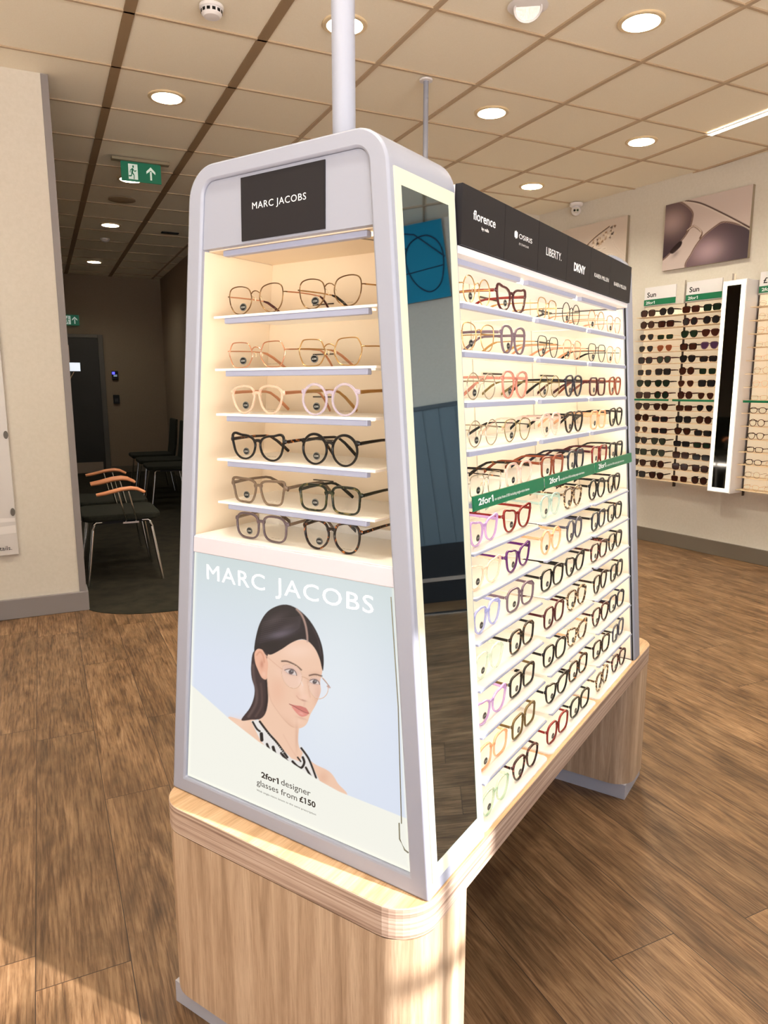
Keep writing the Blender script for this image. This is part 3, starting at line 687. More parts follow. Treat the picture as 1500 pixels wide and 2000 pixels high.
T0, T1 = 2.36, 3.45
t = canvas('aviator_picture', T0, T1, 2.34, 2.92, 'teal canvas with thin aviator glasses, seen reflected in the display mirror', paint_teal, 30)
b = MB(); X = lambda a: a-(T1-T0)/2; dpt = -.036
rim = catmull([(.02, .30), (.05, .42), (.14, .48), (.26, .44), (.31, .32), (.27, .16), (.16, .06), (.06, .12)], 6)
b.tube([(X(a), dpt, c) for a, c in rim], .005, 6, closed=True); b.tube([(X(a+.36), dpt, c+.06) for a, c in rim*[1, 1]], .005, 6, closed=True)
b.tube([(X(.29), dpt, .40), (X(.33), dpt, .43), (X(.38), dpt, .45)], .005, 6); b.tube([(X(.03), dpt, .24), (X(.3), dpt, .22), (X(.6), dpt, .20)], .004, 6)
b.tube([(X(.01), dpt, .30), (X(.22), dpt, .50), (X(.5), dpt, .57)], .005, 6)
b.build('printed_outline', M_navyline, t)
# slate cladding and dark plinth, seen in the mirror
b = MB(); b.box(1.7, 4.6, -.03, -.018, .46, 1.52)
for k in range(24): b.box(1.7+k*.125, 1.7+k*.125+.115, -.038, -.03, .46, 1.52)
struct(b.build('trim_3', M_clad, xf=onwall))
b = MB(); b.box(1.7, 4.6, -.045, -.018, 1.52, 1.55); struct(b.build('trim_4', mat('slate_cap', srgb(70, 82, 92), 0.6), xf=onwall))
b = MB(); b.box(1.7, 4.6, -.05, -.018, 0, .46); struct(b.build('trim_5', mat('dark_plinth', srgb(28, 30, 34), 0.6), xf=onwall))
b = MB(); b.box(1.7, 4.6, -.06, -.05, .17, .20); struct(b.build('trim_6', M_chrome, xf=onwall))
b = MB(); b.box(1.4, 4.6, -.46, -.40, .0, .006); struct(b.build('trim_7', M_chrome, xf=onwall))

# ================================================================== the display stand (local frame: x along, y to the left, z up)
TH = 1.0331
E1 = Vector((math.sin(TH), math.cos(TH), 0)); E2 = Vector((-math.cos(TH), math.sin(TH), 0)); OO = Vector((-.5729, -2.1166, 0))
RZD = math.atan2(E1.y, E1.x)
h, D, Wb, S_, H_, LEAN = .4835, .2073, .6204, .1025, 1.6876, .0235
L1, L2 = 1.2503, 1.3050
def wl(x, y, z): q = OO+E1*(x+LEAN*max(0, z-h))+E2*y; return (q.x, q.y, z)
def lean(x, y, z): return (x+LEAN*max(0.0, z-h), y, z)
SL = S_/(H_-h)
ys = lambda z: SL*(z-h)      # y of the right leaning side at height z

# ---- wooden stand
st = empty('display_table', OO, RZD, 'pale oak table base with two block legs under the display stand', 'table')
m1, m2, tt_ = .048, .0025, .0564; LsE = 1.4795
b = MB(); foot = rrect(-m1, LsE, -m2, Wb+m2, .075, 10)
b.pz(foot, h-tt_, h-.0015)
for k in range(len(b.f)): b.m[k] = 1
tp = rrect(-m1+.001, LsE-.001, -m2+.001, Wb+m2-.001, .074, 10); b.cur = 0; b.pz(tp, h-.002, h-.0005)
o = b.build('table_top', [M_oaktop, M_oakedge], st, bevel=.0012)
for x0, x1 in ((-m1+.002, .188), (1.2662, LsE-.002)):
    b = MB(); b.pz(rrect(x0, x1, -m2+.002, Wb+m2-.002, .07, 10), .05, h-tt_-.003); lg = smooth_angle(b.build('leg', M_oakleg, st), 30)
    b = MB(); b.pz([(x0+.014, -m2+.016), (x1-.014, -m2+.016), (x1-.014, Wb+m2-.016), (x0+.014, Wb+m2-.016)], 0, .05); b.build('plinth', mat('grey_plinth', srgb(168, 168, 178), 0.4), lg)
    b = MB(); b.pz(rrect(x0+.004, x1-.004, .002, Wb-.002, .066, 8), h-tt_-.003, h-tt_); b.build('shadow_gap', M_blk, lg)

# ---- upper stand
ds = empty('display_stand', OO, RZD, 'white A-shaped eyewear display stand with rounded portal, tilted mirror and shelves', 'display stand')
def trap(inset_side, zb, zt, r, seg=10):
    """closed loop (y,z) of the tapered portal outline, rounded on top"""
    yr = lambda z: ys(z)+inset_side; yl = lambda z: Wb-ys(z)-inset_side
    out = [(yr(zb), zb), (yl(zb), zb)]
    for side in (1, 0):
        P = Vector((yl(zt) if side else yr(zt), zt)); d1 = (Vector((yl(zb) if side else yr(zb), zb))-P).normalized(); d2 = Vector((-1, 0)) if side else Vector((1, 0))
        ang = d1.angle(d2); tl = r/math.tan(ang/2); c = P+(d1+d2).normalized()*(r/math.sin(ang/2))
        a = P+d1*tl if side else P+d2*tl; e = P+d2*tl if side else P+d1*tl
        va = a-c; ve = e-c; a0 = math.atan2(va.y, va.x); a1 = math.atan2(ve.y, ve.x)
        while a1-a0 > PI: a1 -= 2*PI
        while a1-a0 < -PI: a1 += 2*PI
        for k in range(seg+1):
            t_ = a0+(a1-a0)*k/seg; out.append((c.x+r*math.cos(t_), c.y+r*math.sin(t_)))
    return out
ZI0, ZI1 = .516, 1.660
outer = trap(0, h, H_, .062); inner = trap(.0352, ZI0, ZI1, .026)
b = MB(); b.ringx(outer, inner, 0, D); o = b.build('end_portal', M_portal, ds, xf=lean, bevel=.004); smooth_angle(o, 35)
yi = lambda z: ys(z)+.0352
def quadx(b, x0, x1, z0, z1, g=0.0):   # slab between the portal's inner sides, z0..z1
    b.px([(yi(z0)+g, z0), (Wb-yi(z0)-g, z0), (Wb-yi(z1)-g, z1), (yi(z1)+g, z1)], x0, x1)
for lft in (0, 1):
    b = MB(); f_ = (lambda z, e: yi(z)+e) if not lft else (lambda z, e: Wb-yi(z)-e)
    q_ = [(f_(z, e), z) for z, e in ((1.028, -.0005), (1.028, .0015), (1.5455, .0015), (1.5455, -.0005))]
    b.px(q_, .010, .1855); b.build('side_liner', M_niche, ds, xf=lean, fix=True)
b = MB(); quadx(b, .186, .196, ZI0, ZI1); b.build('niche_back', M_niche, ds, xf=lean)
b = MB(); b.px([p_ for p_ in trap(.0355, 1.548, ZI1-.0005, .026)], .006, .020); fs_ = b.build('fascia', M_portal, ds, xf=lean)
b = MB(); quadx(b, .020, .186, 1.546, 1.552, .0005); b.build('niche_ceiling', M_niche, ds, xf=lean)
b = MB(); b.box(.004, .006, .2175, .3975, 1.552, 1.654); sg = b.build('brand_sign', M_black, ds, xf=lean)
b = MB(); text_into(b, 'MARC JACOBS', lambda a, c: (.0034, .3712-a, c), 0, .1165, 1.6005, .0105, bold=0, spacing=1.1); b.build('lettering', M_textw, sg, xf=lean)
b = MB(); b.box(.022, .036, .150, .462, 1.536, 1.546); lb = b.build('niche_light_housing', M_lip, ds, xf=lean, bevel=.002)
b = MB(); b.box(.036, .052, .150, .462, 1.542, 1.5455); b.build('light_strip', M_led2, lb, xf=lean)
b = MB(); b.tube([(.06, .20, 1.5455), (.12, .17, 1.5445), (.178, .16, 1.540)], .001, 6); b.box(.176, .184, .155, .165, 1.530, 1.545); b.build('cable', mat('grey_cable', srgb(150, 140, 125), 0.5), lb, xf=lean)
# shelves in the niche
FZ = [1.434, 1.341, 1.260, 1.177, 1.097]
for k, z in enumerate(FZ):
    b = MB(); b.box(.020, .186, .128, .486, z-.004, z); sh = b.build('shelf', M_shelf, ds, xf=lean)
    b = MB(); b.box(.022, .034, .146, .462, z-.014, z-.004); b.build('edge_profile', M_lip, sh, xf=lean, bevel=.0015)
    b = MB(); b.box(.0345, .050, .150, .458, z-.0065, z-.0042); b.build('light_strip', M_led2, sh, xf=lean)
    for yy in (.16, .34):
        b = MB(); b.box(.184, .186, yy, yy+.05, z+.028, z+.030); b.build('back_slot', mat('slot_shadow', srgb(60, 50, 40), 0.8), sh, xf=lean)
b = MB(); quadx(b, .004, .186, .995, 1.027, .0005); b.build('ledge', mat('lilac_grey_ledge', srgb(205, 203, 214), 0.4), ds, xf=lean, bevel=.002)
b = MB(); quadx(b, .008, .186, 1.0271, 1.0285, .001); b.build('ledge_top', M_shelf, ds, xf=lean)
b = MB(); b.box(.176, .186, .09, .53, 1.0285, 1.045); b.build('ledge_upstand', M_shelf, ds, xf=lean)

# poster: the printed sheet fills the lower opening
HM = np.array([[-606.4675, -78.6991, 829.148], [334.6011, -1238.4579, 2253.3426], [.4419, -.1236, 1.0]])   # sheet (y,z) -> drawing units of the artwork
PZ0, PZ1 = ZI0+.001, .994
def ppos(A, Cc):
    z = PZ0+Cc*(PZ1-PZ0); y0 = Wb-(SL*(z-h)+.0357); y1 = SL*(z-h)+.0357
    return (.008+LEAN*(z-h)+0*A, y0+(y1-y0)*A, z)
def paint_poster(A, Cc):
    _, y, z = ppos(A, Cc); w_ = HM[2, 0]*y+HM[2, 1]*z+1; X = (HM[0, 0]*y+HM[0, 1]*z+HM[0, 2])/w_; Y = (HM[1, 0]*y+HM[1, 1]*z+HM[1, 2])/w_
    # artwork drawn in units of 1/5
    X = (X-440)*5; Y = (Y-1160)*5; p = Paint(X, Y)
    t_ = np.clip((1-Cc)/.45, 0, 1)[..., None]
    p.C = np.array(srgb(206, 218, 218)[:3])*(1-t_)+np.array(srgb(217, 225, 240)[:3])*t_
    p.blob(1050, 900, 500, 900, (232, 238, 240), .6)
    skin = (238, 198, 172); sk2 = (226, 176, 148); dark = (30, 22, 27)
    # shoulders and neck
    p.fill([(20, 1220), (150, 1232), (260, 1230), (330, 1225), (400, 1120), (420, 900), (700, 1100), (705, 1450), (760, 1560), (860, 1660), (1010, 1740), (1090, 1850), (1160, 2000), (600, 2050), (200, 1500)], skin, 3)
    p.blob(110, 1270, 120, 60, (244, 208, 184), .6); p.blob(950, 1800, 50, 60, (222, 170, 142), .5)
    # back hair falling behind the ear
    hair_b = [(275, 560), (245, 700), (250, 820), (278, 920), (270, 1020), (230, 1120), (150, 1235), (250, 1232), (330, 1226), (385, 1170), (410, 1050), (405, 900), (420, 700), (400, 560)]
    p.fill(hair_b, (58, 42, 44), 3); p.line([(262, 700), (275, 850), (300, 960), (290, 1080), (220, 1200)], 22, (104, 84, 82), 12, op=.7)
    p.line([(340, 880), (350, 980), (345, 1100), (290, 1200)], 16, (98, 76, 72), 10, op=.6); p.line([(390, 860), (400, 1000), (380, 1140)], 24, (24, 16, 20), 8, op=.8)
    # face
    face = [(400, 640), (440, 560), (560, 500), (700, 455), (790, 460), (880, 540), (935, 660), (940, 760), (920, 860), (925, 960), (880, 1080), (825, 1180), (790, 1270), (735, 1312), (660, 1310), (590, 1260), (500, 1150), (430, 1030), (402, 850)]
    p.fill(face, skin, 2.5)
    fm_ = catmull(face); dd_ = p.seg(fm_, True); p.clip = np.clip(np.where(p.inside(fm_), dd_, -dd_)/4+.5, 0, 1)
    p.line([(402, 860), (428, 1030), (500, 1155), (590, 1265), (660, 1313)], 12, (196, 146, 120), 8, op=.6)
    p.blob(560, 1300, 120, 70, (205, 154, 128), .55, .7); p.blob(640, 1420, 70, 130, (222, 172, 146), .5)
    p.blob(500, 950, 90, 160, (232, 178, 150), .5); p.blob(520, 760, 60, 60, (244, 206, 184), .4); p.blob(700, 560, 150, 70, (248, 214, 194), .6)
    p.blob(900, 1000, 40, 130, (214, 160, 134), .5); p.blob(620, 1150, 60, 60, (240, 196, 172), .5); p.blob(710, 1250, 60, 30, (244, 206, 184), .5)
    p.blob(600, 700, 90, 30, (222, 176, 152), .4, .3); p.blob(870, 790, 60, 30, (214, 166, 142), .5)
    p.clip = np.ones(X.shape)
    # ear
    p.fill([(278, 590), (300, 545), (345, 540), (385, 600), (410, 680), (405, 760), (395, 835), (350, 820), (310, 740), (285, 670)], (236, 180, 152), 2.5)
    p.line([(300, 600), (330, 570), (360, 600), (375, 670)], 12, (208, 140, 112), 7, op=.7); p.blob(350, 690, 18, 42, (190, 118, 96), .65); p.blob(370, 790, 20, 26, (244, 200, 176), .6)
    # front hair
    hair = [(275, 560), (290, 430), (330, 290), (400, 180), (500, 120), (600, 108), (700, 150), (800, 240), (880, 360), (935, 500), (955, 640), (945, 755), (915, 640), (870, 540), (800, 465), (730, 447), (640, 480), (540, 545), (440, 596), (395, 580), (350, 545), (310, 540)]
    p.fill(hair, dark, 2.5)
    for k in range(11):
        f_ = k/10; p.line([(330+30*f_, 480-200*f_), (450+50*f_, 420-200*f_+30), (640+50*f_, 380-150*f_), (720+15*f_, 330-120*f_)], 5, (98, 84, 92), 4, op=.30)
    p.blob(520, 400, 130, 34, (120, 110, 124), .55, -.25); p.blob(480, 250, 110, 40, (78, 66, 70), .55, -.5); p.blob(600, 330, 80, 26, (92, 80, 88), .4, -.3); p.blob(430, 480, 90, 60, (20, 14, 18), .6)
    p.line([(690, 150), (740, 210), (775, 300), (792, 400), (795, 468)], 15, (196, 160, 146), 7, op=.85)
    p.line([(840, 320), (900, 450), (930, 600)], 12, (70, 58, 62), 8, op=.5)
    # brows, eyes
    p.line([(545, 660), (600, 662), (680, 700), (735, 745)], 15, (70, 46, 40), 5, op=.9); p.line([(545, 660), (600, 662)], 6, (70, 46, 40), 4, op=.6)
    p.line([(815, 800), (870, 790), (935, 805)], 14, (70, 46, 40), 5, op=.9)
    p.clip = np.clip(np.where(p.inside(fm_), dd_, -dd_)/4+.5, 0, 1)
    for (ex, ey, sx, an) in ((635, 765, 1.0, .28), (865, 862, .86, .18)):
        R = lambda pts: [(ex+sx*(a*math.cos(an)-c*math.sin(an)), ey+sx*(a*math.sin(an)+c*math.cos(an))) for a, c in pts]
        p.blob(ex, ey-6, 75*sx, 34*sx, (176, 126, 116), .5, an)
        p.fill(R([(-58, 4), (-25, -20), (15, -24), (48, -2), (56, 16), (15, 22), (-28, 18)]), (222, 204, 196), 2)
        p.fill(R([(-24, 0), (-6, -24), (18, -22), (26, 0), (12, 22), (-12, 22)]), (62, 44, 36), 2.5); p.blob(ex, ey-2, 12*sx, 12*sx, (22, 14, 16), 1)
        p.blob(ex+8*sx, ey-8*sx, 4, 4, (240, 240, 240), .9)
        p.line(R([(-64, 0), (-30, -22), (12, -28), (46, -8), (62, 18)]), 8, (50, 32, 34), 3); p.line(R([(-50, 10), (-10, 26), (40, 22)]), 4, (140, 96, 92), 3, op=.6)
    # nose and mouth
    p.blob(735, 900, 26, 90, (250, 216, 198), .55, -.12); p.line([(800, 860), (808, 940), (822, 1010)], 10, (214, 160, 136), 8, op=.6)
    p.blob(770, 1010, 40, 32, (246, 204, 184), .6); p.line([(690, 1000), (715, 1028), (750, 1040)], 8, (196, 134, 114), 5, op=.7); p.blob(762, 1046, 26, 8, (150, 92, 80), .6, .25); p.blob(700, 990, 30, 30, (232, 184, 160), .5)
    p.line([(770, 1060), (762, 1100)], 14, (226, 176, 156), 8, op=.5)
    p.fill([(615, 1078), (680, 1092), (730, 1098), (760, 1110), (785, 1122), (812, 1172), (770, 1160), (720, 1140), (665, 1108)], (206, 122, 112), 2.5)
    p.fill([(640, 1100), (700, 1128), (770, 1160), (808, 1172), (780, 1196), (735, 1202), (690, 1168)], (224, 142, 130), 2.5)
    p.line([(618, 1078), (668, 1104), (722, 1136), (770, 1160), (812, 1172)], 5, (130, 62, 62), 2.5); p.blob(735, 1172, 26, 10, (240, 176, 164), .7, .4); p.blob(740, 1218, 50, 10, (206, 154, 134), .5, .3)
    p.clip = np.ones(X.shape)
    # neck shading and patterned halter top
    p.blob(690, 1400, 14, 130, (206, 156, 132), .5); p.line([(560, 1380), (640, 1520), (700, 1610)], 8, (224, 176, 152), 6, op=.5)
    strapL = [(245, 1245), (310, 1230), (400, 1330), (480, 1420), (560, 1530), (640, 1610), (720, 1640), (750, 1560), (715, 1470), (770, 1530), (830, 1640), (880, 1760), (925, 1850), (780, 1790), (600, 1690), (440, 1560), (340, 1440), (290, 1340)]
    p.fill(strapL, (232, 228, 224), 2, sm=False)
    for q_, w_ in (([(262, 1255), (300, 1320), (330, 1345)], 20), ([(330, 1250), (420, 1370), (500, 1460), (600, 1600)], 22), ([(345, 1370), (350, 1430)], 34), ([(400, 1470), (420, 1520)], 24),
                   ([(460, 1500), (480, 1570)], 30), ([(540, 1560), (600, 1640)], 26), ([(650, 1640), (700, 1690), (740, 1700), (765, 1650), (750, 1600)], 24), ([(735, 1510), (800, 1600), (840, 1690), (880, 1800)], 20),
                   ([(780, 1700), (830, 1790)], 22), ([(700, 1600), (730, 1640)], 16)):
        p.line(q_, w_, (28, 22, 24), 2.5)
    for k in range(14): p.line([(352+15*k, 1338+17*k), (372+15*k, 1326+17*k)], 4, (236, 232, 228), 1.5, sm=False)
    # spectacles
    gl = (214, 168, 138)
    e1_ = [(548, 735), (560, 700), (620, 690), (690, 715), (735, 775), (742, 830), (715, 900), (670, 925), (610, 905), (565, 850), (545, 790)]
    e2_ = [(812, 850), (835, 815), (900, 808), (945, 825), (990, 880), (998, 925), (985, 980), (940, 1022), (880, 1022), (825, 960), (808, 900)]
    for e_ in (e1_, e2_): p.fill(e_, (236, 224, 236), 2, op=.10); p.line(e_, 7, gl, 2, closed=True); p.line([(a-1, c-3) for a, c in e_], 2.5, (250, 226, 205), 1.5, closed=True, op=.8)
    p.line([(740, 812), (775, 822), (812, 845)], 7, gl, 2); p.line([(362, 578), (450, 660), (548, 740)], 7, (224, 176, 150), 2); p.line([(990, 905), (1015, 918)], 14, (198, 160, 150), 3); p.line([(945, 830), (1010, 905)], 6, (150, 110, 100), 2)
    p.line([(735, 860), (750, 900)], 6, (240, 224, 216), 3, op=.8)
    # cream wave across the bottom
    wv = [(-700, 600), (-376, 858), (40, 1230), (317, 1445), (595, 1625), (893, 1818), (1105, 1935), (1425, 2063), (1767, 2200), (2300, 2350), (2300, 5000), (-900, 5000)]
    p.fill(wv, (242, 242, 232), 2.5, sm=False)
    # the sheet is brighter at its lit rim
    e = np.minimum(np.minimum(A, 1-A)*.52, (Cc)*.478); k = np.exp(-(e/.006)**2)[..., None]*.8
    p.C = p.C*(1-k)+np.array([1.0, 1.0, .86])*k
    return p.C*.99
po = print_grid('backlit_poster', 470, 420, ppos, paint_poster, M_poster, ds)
def pf(a, c): return (.0072, a, c)
for wd_, a0_, a1_ in (('MARC', 0, .150), ('JACOBS', .176, .388)):
    b = MB(); text_into(b, wd_, lambda a, c: (.0072, .508-a, c), a0_, a1_, .9455, .0290, spacing=1.12); b.build('poster_heading', mat('poster_white', (1, 1, 1, 1), emit=srgb(246, 250, 244), es=1.0), po, xf=lean)
b = MB(); tx = lambda a, c: (.0072, .3735-a, c)
text_into(b, '2for1', tx, 0, .044, .5800, .0115, bold=.03); text_into(b, 'designer', tx, .050, .1205, .5810, .0118)
text_into(b, 'glasses from', tx, -.012, .0885, .5610, .0118); text_into(b, '£150', tx, .094, .132, .5628, .0112, bold=.03)
text_into(b, 'With single-vision lenses to the same prescription', tx, -.0125, .133, .5482, .0036)
b.build('poster_lettering', mat('poster_black', srgb(30, 30, 34), 0.5), po, xf=lean)
b = MB(); b.tube([(.004, .062, .60), (.0, .058, .575), (.004, .050, .556), (.006, .044, .552)], .0012, 6); b.tube([(.005, .085, .98), (.005, .068, .80), (.005, .058, .60)], .0009, 6); b.build('poster_clip', mat('clip_wire', srgb(120, 118, 100), 0.4, .5), po, xf=lean)

# mirror on the right sloping side of the portal: ring border flush on the side
def side(b, x0, x1, z0, z1, o0, o1):    # slab on the sloping side, offset o outwards
    i = b.addv([(x, ys(z)-o, z) for o in (o0, o1) for (x, z) in ((x0, z0), (x1, z0), (x1, z1), (x0, z1))])
    for q in ((0, 3, 2, 1), (4, 5, 6, 7), (0, 1, 5, 4), (1, 2, 6, 5), (2, 3, 7, 6), (3, 0, 4, 7)): b.face([i+k for k in q])
b = MB(); X0, X1, Z0, Z1 = .0125, .1975, .5100, 1.628; a0, a1, c0, c1 = .0290, .1760, .5370, 1.604
for q in ((X0, X1, Z0, c0), (X0, X1, c1, Z1), (X0, a0, c0, c1), (a1, X1, c0, c1)): side(b, *q, 0, .0025)
mr = b.build('mirror_light_frame', M_halo, ds, xf=lean)
b = MB(); side(b, a0, a1, c0, c1, 0, .0018); b.build('mirror_glass', M_mirror, mr, xf=lean)

# ---- product bays on the right side
YB = .158      # depth of the bays
b = MB(); b.prism([(ys(z)+YB, z) for z in (h, 1.66)]+[(ys(1.66)+YB+.012, 1.66), (ys(h)+YB+.012, h)], lambda a, c: (D, a, c), lambda a, c: (L1, a, c)); b.build('back_panel', M_cream, ds, xf=lean, fix=True)
b = MB(); b.box(D, L1, .30, .32, h, 1.66); b.prism([(Wb-ys(h)-.02, h), (Wb-ys(h), h), (Wb-ys(1.66), 1.66), (Wb-ys(1.66)-.02, 1.66)], lambda a, c: (D, a, c), lambda a, c: (L1, a, c)); b.build('rear_panel', M_white, ds, xf=lean, fix=True)
b = MB(); b.ringx(outer, trap(.03, h+.02, H_-.02, .03), L1, L2); b.px(trap(.029, h+.019, H_-.019, .03), L1+.02, L2-.02); o = b.build('end_portal', M_portal, ds, xf=lean, bevel=.004); smooth_angle(o, 35)
b = MB(); b.box(L1-.004, L1, .004, .010, h, 1.62)
b = MB(); b.prism([(ys(h)+.006, h), (ys(1.62)+.006, 1.62), (ys(1.62)+.010, 1.62), (ys(h)+.010, h)], lambda a, c: (L1-.0015, a, c), lambda a, c: (L1, a, c)); b.build('shadow_joint', M_blk, ds, xf=lean, fix=True)
for xb in (D+.3477, D+.6953):
    b = MB(); b.prism([(ys(h)+YB-.002, h+.005), (ys(1.55)+YB-.002, 1.55), (ys(1.55)+YB-.0005, 1.55), (ys(h)+YB-.0005, h+.005)], lambda a, c: (xb-.001, a, c), lambda a, c: (xb+.001, a, c)); b.build('panel_joint', mat('joint_grey', srgb(205, 198, 185), 0.6), ds, xf=lean, fix=True)
for xa_, xb_ in ((D, D+.002), (L1-.002, L1)):
    b = MB(); b.prism([(ys(h)+.014, h+.004), (ys(1.53)+.014, 1.53), (ys(1.53)+YB-.001, 1.53), (ys(h)+YB-.001, h+.004)], lambda a, c: (xa_, a, c), lambda a, c: (xb_, a, c)); b.build('side_liner', M_cream, ds, xf=lean, fix=True)
# header
b = MB(); b.box(D, L1, .0995, .50, 1.639, 1.6445); b.box(D, L1, .0905, .255, 1.533, 1.5455); b.box(D, L1, .0995, .106, 1.5455, 1.639); hd = b.build('header', M_white, ds, xf=lean)
names = [('florence', .2495, .3394, 1.5950, .0155), ('', .4168, .5137, 1.595, .010), ('LIBERTY.', .5925, .6846, 1.5850, .0160), ('DKNY', .7681, .8492, 1.5760, .0180), ('KAREN MILLEN', .9201, 1.0392, 1.5800, .0095), ('KAREN MILLEN', 1.0878, 1.2046, 1.5780, .0095)]
edges = [D, .381, .5485, .721, .887, 1.0519, L1]
for k, (nm, x0, x1, zb, hh) in enumerate(names):
    b = MB(); b.box(edges[k]+.0006, edges[k+1]-.0006, .0850, .0990, 1.5465, 1.6455); pl_ = b.build('brand_panel', M_black, hd, xf=lean)
    fn = lambda a, c: (a, .0846, c); b = MB()
    if k == 1:
        text_into(b, 'OSIRIS', fn, .447, .5137, 1.5950, .0090, bold=.0); text_into(b, 'EYEWEAR', fn, .449, .497, 1.583, .004, spacing=1.5)
        n = 16
        for cx, rx, rz in ((.4275, .0022, .0062), (.4330, .0045, .0075), (.4385, .0020, .0062)):
            i = b.addv([fn(cx+rx*math.cos(2*PI*q/n), 1.5995+rz*math.sin(2*PI*q/n)) for q in range(n)]); b.face(range(i, i+n))
    else: text_into(b, nm, fn, x0, x1, zb, hh, bold={0: .012, 3: .04}.get(k, .0))
    if k == 0: text_into(b, 'by mills', fn, .283, .312, 1.5825, .0052, bold=.02)
    b.build('lettering', M_textw, pl_, xf=lean)
BW = (L1-D)/3
for k in range(3):
    x0 = D+k*BW+.02; b = MB(); b.box(x0, x0+.305, .115, .127, 1.524, 1.533); q = b.build('light_housing', M_lip, hd, xf=lean)
    b = MB(); b.box(x0, x0+.305, .128, .142, 1.530, 1.5328); b.build('light_strip', M_led, q, xf=lean)
ROWZ = [1.455, 1.372, 1.284, 1.198, 1.106, 1.014, .932, .848, .760, .671, .582]
for r_, z in enumerate(ROWZ):
    y0 = ys(z)+.002
    for k in range(3):
        x0 = D+k*BW+.010; x1 = x0+BW-.026; zz = z-(.004 if r_ > 4 and k == 2 else 0)
        b = MB(); b.pz(rrect(x0, x1, y0+.002, ys(z)+YB-.001, .012, 4, (1, 0, 0, 1)), zz-.0035, zz); sh = b.build('shelf', M_shelf, ds, xf=lean)
        b = MB(); b.box(x0+.004, x1-.004, y0, y0+.010, zz-(.0125 if r_ < 5 else .0078), zz-.0035); b.build('edge_profile', M_lip, sh, xf=lean, bevel=.0012)
        b = MB(); b.box(x0+.012, x1-.012, y0+.0105, y0+.024, zz-.0062, zz-.0037); b.build('light_strip', M_led, sh, xf=lean)
        if r_ < 3:
            b = MB(); b.box(x0+.03, x0+.13, ys(z)+YB-.0032, ys(z)+YB-.0016, zz+.052, zz+.056); b.build('back_slot', mat('slot_shadow', srgb(60, 50, 40), 0.8), sh, xf=lean)
        if r_ == 4:
            b = MB(); b.prism([(y0-.007, zz-.016), (y0-.004, zz+.010), (y0+.0, zz+.010), (y0-.003, zz-.018)], lambda a, c: (x0, a, c), lambda a, c: (x1+.012, a, c)); gs = b.build('offer_strip', M_green, sh, xf=lean, fix=True)
            gf = lambda a, c: (a, y0-.0077+(c-zz+.016)*.115, c); b = MB()
            text_into(b, '2for1', gf, x0+.016, x0+.078, zz-.0075, .0120, bold=.02); text_into(b, 'on styles from £100 including single-vision lenses', gf, x0+.084, x0+.250, zz-.0072, .0052)
            b.build('lettering', M_textw, gs, xf=lean)
for k in range(3):
    x0 = D+k*BW+.008
    b = MB(); b.pz(rrect(x0, x0+BW-.016, .006, .157, .014, 5, (1, 0, 0, 1)), h-.0004, h+.0035); b.build('base_tray', M_shelf, ds, xf=lean)

# ceiling poles
b = MB(); q = Vector(wl(.19, .298, 0)); t = empty('ceiling_pole', (q.x, q.y, H_-.004), 0, 'white ceiling pole rising from the near end of the display stand', 'pole', None)
b.lathe([(.0205, 0), (.0205, HC-H_+.004)], seg=28); smooth_angle(b.build('tube', M_portal, t), 40)
b = MB(); b.lathe([(.04, HC-H_-.008), (.04, HC-H_+.004)], seg=28); b.build('ceiling_rose', M_white, t)
t = empty('ceiling_pole', (.913, .648, 0), 0, 'thin white ceiling pole farther back, behind the display stand', 'pole', None)
b = MB(); b.lathe([(.014, 0), (.014, HC)], seg=20); smooth_angle(b.build('tube', M_portal, t), 40)
b = MB(); b.lathe([(.035, HC-.01), (.035, HC)], seg=20); b.build('ceiling_rose', M_white, t)

# ================================================================== spectacles
def superel(n, ax=1, az=1, seg=40, tb=0.0, tz=0):
    out = []
    for k in range(seg):
        a = 2*PI*k/seg; c, s_ = math.cos(a), math.sin(a); x = math.copysign(abs(c)**(2/n), c); z = math.copysign(abs(s_)**(2/n), s_)
        out.append((ax*x*(1+tb*z), az*z))
    return out
def cat_pts(p, seg=40):
    q = catmull(p, max(1, round(seg/len(p)))); return [tuple(v) for v in q]
# lens outlines: x outward (+) z up, in mm for the right-hand lens
def outline(shape):
    S = {
     'round': lambda: superel(2, 23, 22.5), 'oval': lambda: superel(2.2, 25, 18), 'square': lambda: superel(4, 25.5, 19.5, tb=.06),
     'rect': lambda: superel(4.2, 26, 16, tb=.05), 'softsquare': lambda: superel(3, 25, 20.5, tb=.05),
     'panto': lambda: cat_pts([(-23, 6), (-19, 17), (-6, 20.5), (8, 20), (21, 16), (24.5, 5), (20, -9), (10, -19.5), (-4, -21), (-17, -12)]),
     'cat': lambda: cat_pts([(-24, 3), (-20, 12), (-8, 17), (8, 18.5), (22, 21), (27.5, 17), (26, 4), (21, -10), (10, -18.5), (-6, -19), (-19, -11)]),
     'butterfly': lambda: cat_pts([(-22, 5), (-17, 17), (-4, 22), (12, 22.5), (23, 18), (26, 6), (23, -9), (14, -20), (-2, -22.5), (-15, -15), (-21, -5)]),
     'hex': lambda: cat_pts([(-24, 0), (-20, 12), (-15, 19), (-2, 21), (14, 21), (20, 18), (26, 5), (24, -6), (17, -19), (4, -21), (-12, -19), (-20, -10)]),
     'trap': lambda: cat_pts([(-25, 8), (-20, 15), (-6, 17.5), (10, 18), (24, 18.5), (28, 15), (25, 2), (21, -14), (14, -19), (0, -19.5), (-13, -19), (-21, -9)]),
     'aviator': lambda: cat_pts([(-23, 8), (-17, 17), (0, 19), (18, 18), (26, 10), (25, -4), (17, -18), (3, -23), (-11, -17), (-20, -4)]),
    }
    return [(a/1000, c/1000) for a, c in S[shape]()]
